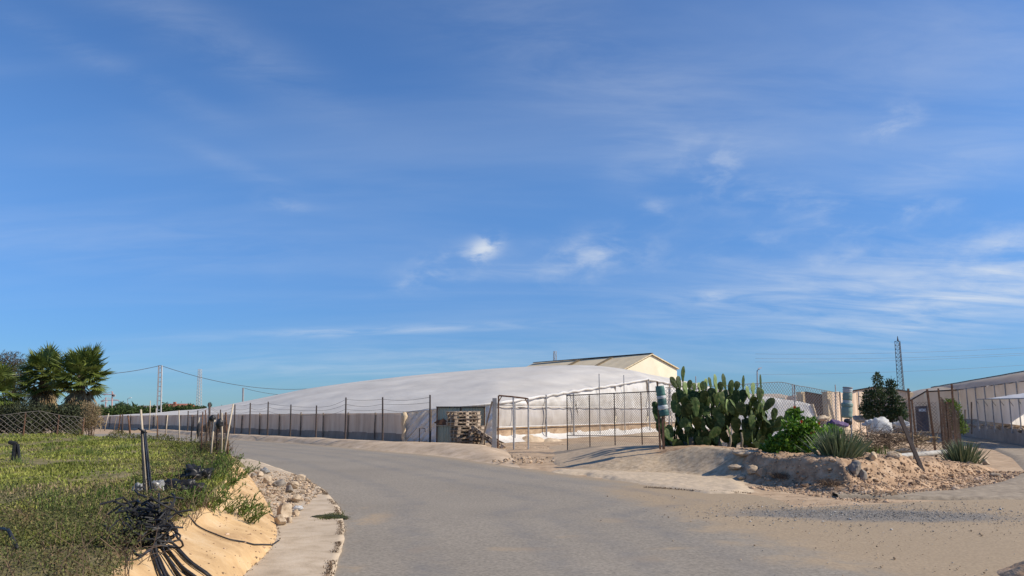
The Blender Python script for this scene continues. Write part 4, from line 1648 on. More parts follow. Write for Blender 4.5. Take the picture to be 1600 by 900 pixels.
for (zx, zy, L, Wd, ang, faz, lit) in tips:
    dep = CY + RND.uniform(-.55, .55)
    if zx in (600, 765, 1100, 880, 1162, 300, 1245):
        dep = CY - .55
    c = A(CZ(zx), CYP(zy), dep)
    Lm, Wm = L / 5.625 * mpp, Wd / 5.625 * mpp
    a = math.radians(ang)
    axis = Vector((math.sin(a), RND.uniform(-.15, .15), math.cos(a))).normalized()
    fa = math.radians(faz * .62 + RND.uniform(-8, 8))
    face = Vector((math.sin(fa), -math.cos(fa), .15))
    # a pad seen at a slant looks narrower: widen it back
    Wt = max(Wm, .215 + .03 * RND.random())
    foot = c - axis * Lm / 2
    place_pad(foot, axis, Lm, Wt, face, (zx if lit else None))
    # carry the branch down to a root with darker pads below
    root = min(roots, key=lambda r: (r - foot).length + RND.uniform(0, .4))
    cur = foot
    guard = 0
    while (cur - root).length > .30 and guard < 6 and NPAD < 150:
        guard += 1
        to = (cur - root)
        dist_ = to.length
        # axis points up the branch
        ax = (to.normalized() + Vector((RND.uniform(-.35, .35), RND.uniform(-.35, .35), RND.uniform(.0, .5)))).normalized()
        ln = min(RND.uniform(.36, .50), dist_ + .1)
        f = cur - ax * (ln * .93)
        f.z = max(f.z, cz0 - .12)
        fz = RND.uniform(-70, 80)
        place_pad(f, cur - f + ax * .03, ln, RND.uniform(.26, .36), Vector((math.sin(math.radians(fz)), -math.cos(math.radians(fz)), .1)))
        cur = f
        if cur.z < cz0 + .08:
            break
for i in range(46):
    px = RND.uniform(1052, 1200)
    py = RND.uniform(622, 694) + (8 if px > 1180 else 0)
    c = A(px, py, CY + RND.uniform(-.7, .6))
    ln = RND.uniform(.34, .48)
    ax = Vector((RND.gauss(0, .35), RND.gauss(0, .3), 1)).normalized()
    f = c - ax * ln / 2
    f.z = max(f.z, cz0 - .1)
    fz = RND.uniform(-50, 70)
    place_pad(f, ax, ln, RND.uniform(.25, .35), Vector((math.sin(math.radians(fz)), -math.cos(math.radians(fz)), .1)))
for i, r in enumerate(roots):
    pts = [r + Vector((0, 0, -.1)), r + Vector((RND.uniform(-.05, .05), 0, .15)), r + Vector((RND.uniform(-.15, .15), RND.uniform(-.1, .1), .42))]
    MB().tube(pts, [.11, .085, .06], 9).build('trunk', MAT['cactus_trunk'], cac, smooth=True)
for px, a_, b_ in ((1160, (1157, 700), (1158, 676)), (1137, (1138, 698), (1141, 680))):
    q0, q1 = A(*a_, CY - .75), A(*b_, CY - .6)
    MB().tube([q0 - Vector((0, 0, .1)), q0.lerp(q1, .5) + Vector((.04, 0, 0)), q1], [.045, .035, .03], 7).build('trunk', MAT['cactus_trunk'], cac, smooth=True)


# ================================================================== wrapped rolls on posts
def roll(base_px, top_px, Y, bands, pole_mat, label, poles):
    b, t = A(*base_px, Y), A(*top_px, Y)
    r = empty('wrapped_roll', (b.x, b.y, 0), label, 'roll')
    ax = (t - b)
    L = ax.length
    q = Vector((0, 0, 1)).rotation_difference(ax.normalized()).to_matrix()
    for (f0, f1, rad, mt, nm) in bands:
        mb = MB()
        n = 6
        prof = [(rad * (.93 if k in (0, n) else 1) + .006 * math.sin(k * 2.2), L * (f0 + (f1 - f0) * k / n)) for k in range(n + 1)]
        mb.lathe(b, prof, 18, q)
        mb.build(nm, MAT[mt], r, smooth=True)
    for p0, p1, w in poles:
        a_, c_ = A(*p0, Y + .02), A(*p1, Y + .02)
        MB().bar(a_, c_, w).build('pole', MAT[pole_mat], r)
    return r


roll((1038, 650), (1030.5, 603), 21.4, [(0, .21, .135, 'teal_dark', 'wrap'), (.22, .36, .14, 'white_band', 'band'), (.34, .58, .125, 'teal_dark', 'wrap'), (.57, .67, .128, 'white_band', 'band'), (.66, 1, .125, 'teal', 'wrap')],
     'rust', 'teal wrapped roll with white bands on brown posts left of the cactus', (((1031.5, 702), (1027, 596), .045), ((1037, 702), (1035, 640), .06)))
roll((1323, 652), (1324.5, 605), 21.5, [(-.02, .36, .145, 'teal_pale', 'wrap'), (.35, .47, .155, 'teal_pale', 'wrap'), (.46, .57, .12, 'white_band', 'band'), (.56, .82, .125, 'teal_pale', 'wrap'), (.81, .97, .128, 'white_band', 'band'), (.97, 1.0, .135, 'grey_post', 'cap')],
     'galv', 'faded green wrapped roll with a grey cap on a thin post by the shrub', (((1331, 700), (1329.5, 606), .03),))


# ================================================================== plants of the plot
def leafy(name, base, blobs, mat, n, L, W, label, cat, stems=6, stem_r=.012, up=.35, group=None, extra=None, crown='foliage', stemname='stem', stem_mat='twig'):
    r = empty(name, base, label, cat, group)
    mb = MB()
    foliage(mb, blobs, n, L, W, up)
    mb.build(crown, MAT[mat], r)
    for i in range(stems):
        c, rad = blobs[i % len(blobs)]
        e = Vector(c) + Vector((RND.uniform(-.5, .5) * rad[0], RND.uniform(-.5, .5) * rad[1], RND.uniform(0, .6) * rad[2]))
        s = Vector(base) + Vector((RND.uniform(-.1, .1), RND.uniform(-.1, .1), -.08))
        m = s.lerp(e, .5) + Vector((RND.uniform(-.06, .06), RND.uniform(-.06, .06), .05))
        MB().tube([s, m, e], [stem_r, stem_r * .8, stem_r * .4], 5).build(stemname, MAT[stem_mat], r)
    return r


# flowering bush beside the cactus
yb = 18.6
bl = []
for px, py, rx, rz in ((1241, 648, 9, 9), (1236, 668, 13, 14), (1256, 675, 20, 16), (1275, 682, 22, 18), (1240, 692, 26, 16), (1268, 698, 26, 14), (1290, 690, 18, 18), (1210, 696, 18, 12), (1226, 704, 22, 9), (1268, 662, 7, 7), (1300, 674, 10, 9), (1205, 702, 14, 8), (1250, 708, 30, 7), (1282, 708, 16, 8), (1222, 690, 12, 12)):
    c = A(px, py, yb + RND.uniform(-.3, .3))
    bl.append((c, (rx * yb / FPX, .30, rz * yb / FPX)))
fb_ = leafy('flowering_bush', (A(1250, 705, yb).x, yb, .56), bl, 'bush', 4600, .10, .075, 'bright green leafy bush with red flowers right of the cactus', 'bush', 10, .014, .5)
for px, py in ((1241, 636), (1266, 677), (1271, 675), (1279, 661), (1252, 659)):
    c = A(px, py, yb - .38)
    mb = MB()
    for k in range(5):
        a = k * 1.256
        d = np.array([[math.cos(a) * .8, -.55, math.sin(a) * .8]])
        mb.leaves(np.array([list(c)]), d, perp(d), np.array([.05]), np.array([.045]), .1)
    mb.build('flower', MAT['red'], fb_)
# pad-like low leaves left of it, pale litter
tag(MB().prism([tuple(A(x, y, 18.9)) for x, y in ((1206, 692), (1209, 680), (1222, 676), (1226, 682), (1216, 693))], (.02, .05, 0)).build('dry_cactus_pad', MAT['sand']), 'dried pale cactus pad lying between cactus and bush', 'cactus pad')


def aloe(name, c, w, h, n, label, L=.5):
    r = empty(name, c, label, 'aloe')
    mb = MB()
    for i in range(n):
        u, v = RND.gauss(0, .42), RND.gauss(0, .42)
        b = Vector(c) + Vector((u * w, v * w * .7, -.03))
        d = Vector((u * .75 + RND.uniform(-.2, .2), v * .8 + RND.uniform(-.2, .2), 1)).normalized()
        l = L * RND.uniform(.6, 1.15) * (1 - .25 * min(1, abs(u)))
        side = d.cross(Vector((RND.uniform(-1, 1), RND.uniform(-1, 1), .1))).normalized()
        bow = Vector((d.x, d.y, 0)) * .12 * l
        wd = RND.uniform(.010, .018)
        nn = d.cross(side)
        vs = []
        for k, (t, ws) in enumerate(((0, 1), (.4, .85), (.75, .5))):
            p = b + d * l * t + bow * t * t
            vs += [p - side * wd * ws, p + nn * wd * .55 * ws, p + side * wd * ws, p - nn * wd * .35 * ws]
        vs.append(b + d * l + bow)
        fs = []
        for k in range(2):
            for q in range(4):
                a_, b_ = k * 4 + q, k * 4 + (q + 1) % 4
                fs.append((a_, b_, b_ + 4, a_ + 4))
        for q in range(4):
            fs.append((8 + q, 8 + (q + 1) % 4, 12))
        mb.add(vs, fs)
    mb.build('leaf_rosette', MAT['aloe'], r)
    st = MB()
    for i in range(14):
        u, v = RND.gauss(0, .4), RND.gauss(0, .3)
        b = Vector(c) + Vector((u * w, v * w * .7, -.02))
        st.tube([b, b + Vector((RND.uniform(-.05, .05), -.03, .09))], [.02, .012], 5)
    st.build('dry_base', MAT['dry'], r)
    return r


c = P(1322, 714, .60)
aloe('aloe_clump', (c.x, c.y + .35, ground_z(c.x, c.y + .35)), .36, .6, 430, 'wide spiky grey-green aloe clump beside the flowering bush', .70)
c = P(1516, 732, .08)
aloe('aloe_clump', (c.x, c.y + .3, ground_z(c.x, c.y + .3)), .32, .55, 330, 'darker spiky aloe clump at the driveway end of the plot', .66)
c = P(1386, 704, .5)
mb = MB()
n = 300
pts = np.array([[c.x + NP.normal() * .35, c.y + 1.0 + NP.normal() * .25, 0] for _ in range(n)])
pts[:, 2] = [mz(p[0], p[1]) - .01 for p in pts]
mb.blades(pts, NP.uniform(0, 6.28, n), NP.uniform(.1, .8, n), NP.uniform(.12, .38, n), NP.uniform(.012, .02, n))
stuff(mb.build('grass', MAT['weed'], origin=(0, 0, 0)), 'low green grass between the aloe clump and the pipe', 'grass')

# dark upright shrub behind
ys_ = 26.5
bl = []
for px, py, rx, rz in ((1372, 598, 6, 16), (1373, 618, 12, 14), (1392, 604, 6, 12), (1393, 618, 10, 12), (1358, 622, 9, 14), (1365, 640, 18, 16), (1385, 640, 20, 18), (1404, 634, 10, 16), (1398, 650, 16, 12), (1372, 655, 22, 10), (1352, 640, 8, 12), (1410, 648, 7, 10)):
    bl.append((A(px, py, ys_ + RND.uniform(-.3, .3)), (rx * ys_ / FPX, .26, rz * ys_ / FPX)))
bz = .35
leafy('evergreen_shrub', (A(1382, 660, ys_).x, ys_, bz), bl, 'shrub', 5200, .10, .045, 'dark evergreen shrub with two upright spires behind the plot', 'shrub', 12, .03, .6, stem_mat='bark', stemname='stem')
# light green sprawling plant by the far posts
bl = [(A(px, py, 27.5), (rx * 27.5 / FPX, .25, rz * 27.5 / FPX)) for px, py, rx, rz in ((1490, 638, 10, 10), (1494, 655, 9, 12), (1500, 668, 12, 10), (1484, 630, 8, 6))]
leafy('climbing_plant', (A(1496, 672, 27.5).x, 27.5, .1), bl, 'weed', 1500, .09, .05, 'light green plant climbing the rusty fence near the retaining wall', 'plant', 6)

# ------------------------------------------------------------------ rusty posts and mesh along the driveway
spec = [((1419, 607), (1426, 700), 23.0, .055, 'tall rusty angle post left of the mesh panels'), ((1424.5, 624), (1431, 678), 25.5, .05, 'short rusty post just behind the tall angle post'),
        ((1448.5, 608), (1460, 680), 25.0, .06, 'leaning rusty post before the dark door panel'), ((1466, 607), (1474, 684), 25.6, .045, 'thin rusty post left of the brown mesh screen'),
        ((1472, 624), (1479, 690), 24.6, .07, 'thick rusty post carrying the left edge of the mesh screen'), ((1479.5, 628), (1486, 692), 24.2, .07, 'rusty post in the middle of the mesh screen'),
        ((1487, 600), (1492, 690), 25.6, .055, 'tallest dark post at the right of the mesh screen')]
for (tx, ty), (bx, by), Y_, w, lab in spec:
    t_, b_ = A(tx, ty, Y_), A(bx, by, Y_)
    tag(MB().bar((b_.x, b_.y, 0), tuple(t_), w, w * .6).build('rusty_post', MAT['rust']), lab, 'post', 'rusty posts beside the driveway')
a, b = A(1470, 690, 24.7), A(1500, 692, 23.6)
ms = empty('mesh_screen', (a.x, a.y, .2), 'sagging rusty mesh screen strung between the posts', 'mesh')
Lm = (b - a).length
mb = MB()
ztop = [A(1472, 622, 24.5).z, A(1500, 640, 23.6).z]


def mpt(u, v):
    t = u / Lm
    q = a.lerp(b, t)
    zt_ = ztop[0] + (ztop[1] - ztop[0]) * t + .08 * math.sin(t * 12)
    return Vector((q.x, q.y + .10 * fbm(u * 3, v, 1, 2, 5) - .08, .05 + (zt_ - .05) * v))


for i in range(26):
    u = Lm * i / 25
    mb.tube([mpt(u, k / 8) for k in range(9)], .011, 3, False)
for j in range(22):
    mb.tube([mpt(Lm * k / 12, j / 21) for k in range(13)], .008, 3, False)
mb.build('mesh', MAT['rust_wire'], ms)
a2, b2 = A(1428, 688, 25.2), A(1470, 690, 24.9)
ms2 = empty('mesh_screen', (a2.x, a2.y, .2), 'thin see-through mesh panel between the leaning rusty posts', 'mesh')
mb = MB()
Lm2 = (b2 - a2).length
chain(mb, lambda u, v: a2.lerp(b2, u / Lm2) + Vector((0, .06 * math.sin(u * 6 + v * 2), .1 + v - a2.lerp(b2, u / Lm2).z)), Lm2, 1.75, .11, .005, 3, 4)
mb.build('mesh', MAT['rust_wire'], ms2)

# leaning angle iron and thin rod at the front
b_, t_ = P(1449, 748, .08), A(1422, 651, 17.4)
tag(MB().bar(tuple(b_ - Vector((0, 0, .1))), (t_.x, b_.y + .5, t_.z), .085, .05).build('angle_iron', MAT['dark_steel']), 'dark rusty angle iron leaning left at the front of the plot', 'iron bar')
b_, t_ = A(1428, 726, 18.2), A(1424, 640, 18.4)
tag(MB().tube([(b_.x, b_.y, .05), tuple(t_)], .014, 6).build('metal_rod', MAT['wire']), 'thin upright metal rod just behind the leaning angle iron', 'rod')
# pipes
a_, b_ = P(1362, 719, .34), P(1482, 706, .30)
tag(MB().tube([a_ + Vector((0, .1, .0)), a_.lerp(b_, .45) + Vector((0, .1, .01)), b_ + Vector((0, .1, 0))], [.075, .075, .07], 14).build('pipe', MAT['pipe'], smooth=False), 'long grey cement pipe lying across the plot', 'pipe')
a_, b_ = P(1374, 726, .30), P(1404, 721, .30)
tag(MB().tube([a_, b_], .055, 12).build('pipe', MAT['pipe']), 'short grey pipe stub under the long pipe', 'pipe')
b_ = P(1447, 727, .2)

# white sack, tarp, purple cloth, brushwood
def lump(name, px, py, Y, w, h, d, mat, label, cat, seed, pinch=.2, amp=.16, sq=.75):
    c = A(px, py, Y)
    V, F = SPH3
    mb = MB()
    vs = []
    for x, y, z in V:
        k = 1 + amp * mnoise.fractal(Vector((x * 1.4 + seed, y * 1.4, z * 1.4)), .9, 2.1, 4)
        zz = max(z, -.75)
        xx = x * (1 - pinch * max(0, z))
        # flattened faces
        sx = math.copysign(abs(xx) ** sq, xx)
        zz = math.copysign(abs(zz) ** (.5 + sq * .5), zz)
        vs.append((c.x + sx * k * w / 2, c.y + y * k * d / 2, c.z + (zz + .75) / 1.75 * h * k))
    return tag(mb.add(vs, F).build(name, MAT[mat], smooth=True), label, cat)


lump('white_sack', 1376, 677, 23.5, .66, .46, .45, 'tarp', 'bulging white sack on the brushwood left of the shrub foot', 'sack', 3, .42, .22, .45)
lump('plastic_scrap', 1356, 666, 23.6, .28, .16, .2, 'tarp', 'small crumpled white plastic scrap joined to the white sack', 'scrap', 8, .4, .4)
lump('white_tarp', 1411, 668, 26, .55, .22, .5, 'tarp', 'flat crumpled white tarp behind the tall rusty post', 'tarp', 13, .5, .4)
lump('purple_bundle', 1308, 668, 20.4, .52, .18, .3, 'purple', 'faded purple cloth bundle behind the flowering bush', 'bundle', 21, .2, .3)
lump('black_pot', 1325, 664, 20.6, .2, .17, .2, 'black_plastic', 'black plastic pot lying under the faded green roll', 'pot', 25, .1, .1)
lump('pale_rag', 1280, 658, 20.8, .5, .12, .3, 'sand', 'pale pinkish rag heap behind the flowering bush', 'rag', 29, .3, .5)
lump('grey_sheet', 1352, 660, 27, .7, .25, .4, 'grey_post', 'grey sheet lying left of the evergreen shrub foot', 'sheet', 33, .3, .4)
mb = MB()
for i in range(420):
    px, py = RND.gauss(1376, 34), RND.gauss(692, 8)
    px = min(1465, max(1322, px))
    b = A(px, py, 22.3 + RND.uniform(-.6, .6))
    b.z = max(b.z, .45)
    d = Vector((RND.uniform(-1, 1), RND.uniform(-.6, .6), RND.uniform(.05, .65))).normalized()
    l = RND.uniform(.25, .75)
    e = b + d * l + Vector((0, 0, -.1))
    mb.tube([b, b.lerp(e, .5) + Vector((0, 0, RND.uniform(-.02, .05))), e], [.008, .006, .003], 3, False)
tag(mb.build('brushwood_pile', MAT['twig']), 'brown brushwood pile heaped under the white sack', 'brushwood')
mb = MB()
for i in range(60):
    b = A(RND.uniform(1405, 1470), RND.uniform(682, 696), 22.5)
    b.z = max(.35, b.z)
    e = b + Vector((RND.uniform(-.5, .5), RND.uniform(-.2, .2), RND.uniform(-.05, .25)))
    mb.tube([b, e], [.012, .006], 4, False)
tag(mb.build('dry_branches', MAT['dry']), 'pale dry branches strewn behind the long pipe', 'branches')

# ------------------------------------------------------------------ stones, slabs and rubble of the mound
RG = random.Random(31)
rocks = [(1163, 706, 36, 11, .62, 'rock', 'broken slab of sprayed cement at the crest of the apron'), (1150, 728, 30, 8, .30, 'rock', 'flat broken cement piece below the apron crest'), (1176, 733, 20, 13, .25, 'rock', 'angular tan stone in the gap beside the apron'),
         (1190, 738, 14, 12, .18, 'orange_rubble', 'small orange stone right of the angular stone'), (1158, 744, 18, 8, .1, 'rock', 'flat pale slab at the foot of the broken apron'), (1335, 729, 28, 22, .42, 'grey_rock', 'grey concrete slab stuck in the orange bank'),
         (1348, 741, 14, 18, .22, 'grey_rock', 'dark tilted slab below the grey concrete slab'), (1425, 706, 44, 14, .42, 'sand', 'smooth pale boulder behind the long pipe'), (1396, 710, 26, 10, .45, 'rock', 'low tan stone left of the smooth pale boulder'),
         (1364, 712, 16, 14, .48, 'sand', 'small pale stone beside the wide aloe'), (1540, 722, 12, 10, .12, 'rock', 'grey-tan stone right of the darker aloe'), (1556, 742, 16, 8, .05, 'rock', 'rounded stone at the tip of the plot by the driveway')]
for px, py, w, h, z, mt, lab in rocks:
    c = hit(px, py + h * .42)
    k = c.y / FPX
    c.z += h * k * .30
    mb = MB()
    rock_mesh(mb, c, (w * k * 1.1, w * k * .8, h * k * 1.15), RG, 8)
    tag(mb.build('rock', MAT[mt]), lab, 'stone')
mb = MB()
pp, ss = [], []
while len(pp) < 5200:
    x, y = RND.uniform(4.6, 14.3), RND.uniform(13.9, 20.5)
    yf = float(np.interp(x, mfx, mfy))
    d = y - yf
    if d < (-1.5 if 5.0 < x < 6.8 else -.45) or d > 4 or (x < 5.5 and y > 16.6):
        continue
    if RND.random() > (1.0 if d < 1.1 else .45 if d < 2.4 else .15):
        continue
    z = ground_z(x, y)
    if d < 0 and RND.random() < .45:
        continue
    pp.append((x, y, z + .008))
    ss.append(min(.2, .018 + RND.expovariate(1 / .022)))
pebbles(mb, np.array(pp), np.array(ss), .65)
stuff(mb.build('rubble', MAT['orange_rubble'], origin=(0, 0, 0)), 'loose orange rubble and stones along the front of the mound', 'rubble')
mb = MB()
pp, ss = [], []
for _ in range(6500):
    x, y = RND.gauss(5.5, 1.25), 12.2 + RND.gauss(0, .5)
    if RND.random() < .15:
        x, y = RND.uniform(3.5, 9), RND.uniform(10, 13.8)
    if RND.random() < .06:
        x, y = RND.uniform(2.5, 12), RND.uniform(7.5, 13.5)
    pp.append((x, y + (x - 5) * -.05, .02))
    ss.append(min(.05, .006 + RND.expovariate(1 / .0055)))
pebbles(mb, np.array(pp), np.array(ss), .6)
stuff(mb.build('gravel', MAT['gravel'], origin=(0, 0, 0)), 'dark loose gravel spilled over the dusty junction', 'gravel')
mb = MB()
pp, ss = [], []
for _ in range(9000):
    x, y = RND.uniform(1.5, 15), RND.uniform(6.3, 14.6)
    xl_ = float(np.interp(y, [0, 7.5, 12, 15, 18], [4.2, 3.4, 2.2, 1.6, 1.1]))
    if x < xl_ + RND.gauss(.6, .9) or fbm(x, y, .5, 3, 91) < RND.uniform(-.4, .4):
        continue
    pp.append((x, y, .026))
    ss.append(min(.045, .005 + RND.expovariate(1 / .006)))
pebbles(mb, np.array(pp), np.array(ss), .6)
stuff(mb.build('grit', MAT['rubble'], origin=(0, 0, 0)), 'tan grit and small stones over the dusty junction', 'grit')
# dead tufts at the foot of the bank
for px, py, w, lab in ((1222, 743, .55, 'dark dead tuft at the foot of the orange bank beside the apron'), (1298, 754, .5, 'small dead tuft on the orange rubble below the aloe')):
    c = hit(px, py + 4)
    mb = MB()
    for i in range(150):
        a = RND.uniform(0, 6.28)
        b = c + Vector((RND.gauss(0, .2) * w, RND.gauss(0, .12), 0))
        mb.tube([b, b + Vector((math.cos(a) * .1, math.sin(a) * .08, .08)), b + Vector((math.cos(a) * .22, math.sin(a) * .16, RND.uniform(.03, .16)))], [.004, .003, .001], 3, False)
    tag(mb.build('dead_tuft', MAT['twig']), lab, 'dead plant')
# crack along the concrete tongue: dark dry grass in a seam
mb = MB()
n = 500
pts = []
for i in range(n):
    t = RND.random()
    a, b = P(1005, 763), P(1175, 773)
    q = a.lerp(b, t) + Vector((0, RND.gauss(0, .03) + .08 * math.sin(t * 9), .015))
    pts.append(list(q))
mb.blades(np.array(pts), NP.uniform(0, 6.28, n), NP.uniform(.4, 1.2, n), NP.uniform(.01, .045, n), NP.uniform(.006, .014, n))
stuff(mb.build('seam_weeds', MAT['twig'], origin=(0, 0, 0)), 'dry weeds in the seam between asphalt and the concrete apron', 'weeds')
# sand heap in the picture's lower right corner
c = P(1668, 908)
mb = MB()
rows = []
for i in range(31):
    rows.append([])
    for k in range(31):
        u, v = i / 15 - 1, k / 15 - 1
        r = math.hypot(u, v)
        rows[-1].append((c.x + u * .55, c.y + v * .6, .2 * max(-.1, 1 - r ** 1.6) * (1 + .5 * fbm(u * 2, v * 2, 1.3, 5, 6)) + .012))
tag(mb.grid(rows).build('sand_heap', MAT['orange_dirt'], smooth=True), 'small orange earth heap at the very edge of the junction', 'heap')

# ================================================================== right: retaining wall and greenhouses
wl = resample(wall_f, 40)
mb = MB()
rows = []
nrm = Vector((.55, .83, 0))
for p in wl:
    zt = float(np.interp(p.y, [20, 34, 50], [.66, .68, .92]))
    rows.append([tuple(p + Vector((0, 0, -.05))), tuple(p + Vector((0, 0, zt * .5)) + nrm * .012 * mnoise.noise(p * 2)), tuple(p + Vector((0, 0, zt))), tuple(p + nrm * .26 + Vector((0, 0, zt))), tuple(p + nrm * .26 + Vector((0, 0, .2)))])
tag(mb.grid(rows).build('retaining_wall', MAT['wall']), 'low grey rendered retaining wall along the right driveway', 'wall')
mb = MB()
pp = np.array([list(p + nrm * RND.uniform(.4, 2.4) + Vector((RND.uniform(-.3, .3), 0, 0))) for p in wl for _ in range(14)])
pp[:, 2] = [.62 + .16 * RND.random() for _ in pp]
pebbles(mb, pp, NP.uniform(.06, .3, len(pp)), .7)
stuff(mb.build('rubble', MAT['rubble'], origin=(0, 0, 0)), 'rubble on the terrace above the retaining wall', 'rubble')


def panels(root, a, b, z0, z1, mat, n, amp=.06, name='wall_sheet', seed=1):
    d = b - a
    for i in range(1):
        mb = MB()
        mb.grid(sheet(a, b, z0[0], z1[0], z0[1], z1[1], n, 8, amp, .8, seed, (1, 1), .03))
        mb.build(name, MAT[mat], root, smooth=True)


# nearer, lower greenhouse on the terrace
a, b = A(1527, 640, 40.5), A(1660, 640, 31.5)
ng = empty('small_greenhouse', (a.x, a.y, .9), 'smaller white sheeted greenhouse standing on the terrace above the retaining wall', 'greenhouse')
za0, za1 = A(1527, 651, 40.5).z, A(1527, 624, 40.5).z
zb0, zb1 = .95, A(1660, 621.5, 31.5).z
panels(ng, a, b, (za0 - .2, zb0 - .2), (za1, zb1), 'right_sheet', 70, .07)
rows = []
for i in range(41):
    t = i / 40
    e = a.lerp(b, t)
    ze = za1 + (zb1 - za1) * t
    rise = float(np.interp(t, [0, .15, .5, 1], [.03, .10, .28, .5]))
    row = []
    for k in range(10):
        u = k / 9
        row.append((e.x + .55 * 6 * u, e.y + .83 * 6 * u, ze + rise * (1 - (1 - u) ** 2) + 0.006 * math.sin(t * 30)))
    rows.append(row)
MB().grid(rows).build('roof', MAT['plastic'], ng, smooth=True)
for t in np.linspace(0, 1, 10):
    e = a.lerp(b, float(t)) + Vector((-.55, -.83, 0)) * .14
    MB().tube([(e.x, e.y, .5), (e.x + RND.uniform(-.03, .03), e.y, za1 + (zb1 - za1) * float(t) + .03)], .03, 6).build('post', MAT['galv'], ng)
    MB().tube([(e.x, e.y - .02, za1 - .1 + (zb1 - za1) * float(t)), (e.x + .5, e.y - .4, .95)], .012, 4).build('guy_wire', MAT['wire'], ng)
MB().tube([(a.x - .08, a.y - .12, za1), (b.x - .08, b.y - .12, zb1)], .03, 6).build('eave_rail', MAT['galv'], ng)

# long greenhouse behind, its pitched end to the left
ba, bb = A(1500, 640, 53), A(1680, 640, 37)
bgz = empty('long_greenhouse', (ba.x, ba.y, 0), 'long dusty greenhouse with tan roof edge at the right of the picture', 'greenhouse')
ea, eb = A(1490, 609, 53).z, A(1680, 586, 37).z
panels(bgz, ba, bb, (0.2, .5), (ea, eb), 'right_sheet', 90, .09)
ra, rb = A(1455, 606, 60), A(1600, 581, 45.5)
rc = A(1720, 562, 37)
rows = []
for i in range(31):
    t = i / 30
    e = ba.lerp(bb, t)
    ze = ea + (eb - ea) * t
    r_ = ra.lerp(rb, t / .6) if t < .6 else rb.lerp(rc, (t - .6) / .4)
    row = []
    for k in range(9):
        u = k / 8
        row.append((e.x + (r_.x - e.x) * u, e.y + (r_.y - e.y) * u, ze + (r_.z - ze) * u + .10 * math.sin(math.pi * u) + .02 * fbm(t * 20, u, 1, 2)))
    for k in range(1, 5):
        row.append((r_.x + 2.5 * k, r_.y + 3 * k, r_.z - .35 * k))
    rows.append(row)
MB().grid(rows).build('roof', MAT['right_roof'], bgz, smooth=True)
MB().tube([(r[8][0], r[8][1], r[8][2] + .04) for r in rows], .035, 6).build('ridge_rail', MAT['weathered'], bgz)
MB().tube([(r[0][0], r[0][1] - .1, r[0][2]) for r in rows], .03, 6).build('eave_rail', MAT['weathered'], bgz)
for t in np.linspace(.0, 1, 11):
    e = ba.lerp(bb, float(t)) + Vector((-.55, -.83, 0)) * .15
    MB().tube([(e.x, e.y, 0), (e.x, e.y, ea + (eb - ea) * float(t) + .05)], .035, 6).build('post', MAT['galv'], bgz)
# end wall: gable facing left, with a dark door
ga_ = [A(1422, 640, 56), A(1447, 640, 55), A(1500, 640, 53)]
zg = [A(1422, 626, 56).z, A(1447, 612, 55).z, ea]
mb = MB()
for i in range(2):
    mb.grid(sheet(ga_[i], ga_[i + 1], 0, zg[i], 0, zg[i + 1], 20, 8, .05, .8, 3))
mb.build('end_sheet', MAT['right_sheet'], bgz, smooth=True)
g_ = [Vector((q.x, q.y, z)) for q, z in zip(ga_, zg)]
MB().grid([[tuple(q), tuple(q.lerp(r_, .5) + Vector((0, 0, .05))), tuple(r_)] for q, r_ in zip(g_, (A(1420, 613, 66), A(1436, 609, 64), Vector(rows[0][8])))]).build('end_roof', MAT['right_roof'], bgz, smooth=True)
MB().tube([g_[0] - Vector((0, .1, 0)), g_[1] - Vector((0, .1, 0)), g_[2] - Vector((0, .1, 0))], .05, 6).build('gable_rail', MAT['dark_steel'], bgz)
a, b = A(1431, 658, 54.6), A(1450, 658, 54.0)
dr_ = MB().prism([(a.x, a.y - .1, .1), (b.x, b.y - .1, .1), (b.x, b.y - .1, A(1450, 634, 54).z), (a.x, a.y - .1, A(1431, 635, 54.6).z)], (0, .06, 0)).build('door', MAT['dark_panel'], bgz)
a, b = A(1436, 642, 53.8), A(1447, 642, 53.6)
MB().prism([(a.x, a.y, A(1436, 643, 53.8).z), (b.x, b.y, A(1447, 643, 53.6).z), (b.x, b.y, A(1447, 638.5, 53.6).z), (a.x, a.y, A(1436, 638.5, 53.8).z)], (0, .03, 0)).build('white_plate', MAT['white_wall'], dr_)
# dusty sheeted greenhouse further back, left of the shrub and behind it
a, b = A(1326, 640, 62), A(1424, 640, 58)
fg = empty('far_greenhouse', (a.x, a.y, 0), 'brownish far greenhouse end showing on both sides of the evergreen shrub', 'greenhouse')
mb = MB()
za_, zm_, zb2 = A(1326, 612, 62).z, A(1365, 604.5, 60).z, A(1424, 612, 58).z
m_ = a.lerp(b, .45)
mb.grid(sheet(a, m_, 0, za_, 0, zm_, 18, 8, .06, .8, 3))
mb.grid(sheet(m_, b, 0, zm_, 0, zb2, 18, 8, .06, .8, 5))
mb.build('end_sheet', MAT['brown_net'], fg, smooth=True)
dvec = Vector((.5, .86, 0)) * 22
MB().grid([[(a.x, a.y - .02, za_ + .02), (m_.x, m_.y - .02, zm_ + .02), (b.x, b.y - .02, zb2 + .02)], [(a.x + dvec.x, a.y + dvec.y, za_), (m_.x + dvec.x, m_.y + dvec.y, zm_), (b.x + dvec.x, b.y + dvec.y, zb2)]]).build('roof', MAT['right_roof'], fg)
MB().tube([(a.x, a.y - .1, za_), (m_.x, m_.y - .1, zm_), (b.x, b.y - .1, zb2)], .06, 6).build('gable_rail', MAT['weathered'], fg)
# stakes on the terrace end
for px, tp, lab in ((1518, 628, 'leaning stake at the left end of the terrace'), (1508, 640, 'short stake with dry brush at the terrace corner')):
    t_, b_ = A(px, tp, 38.5), A(px - 2, 655, 38.5)
    tag(MB().tube([(b_.x, b_.y, .4), tuple(t_)], .035, 6).build('stake', MAT['weathered']), lab, 'stake')
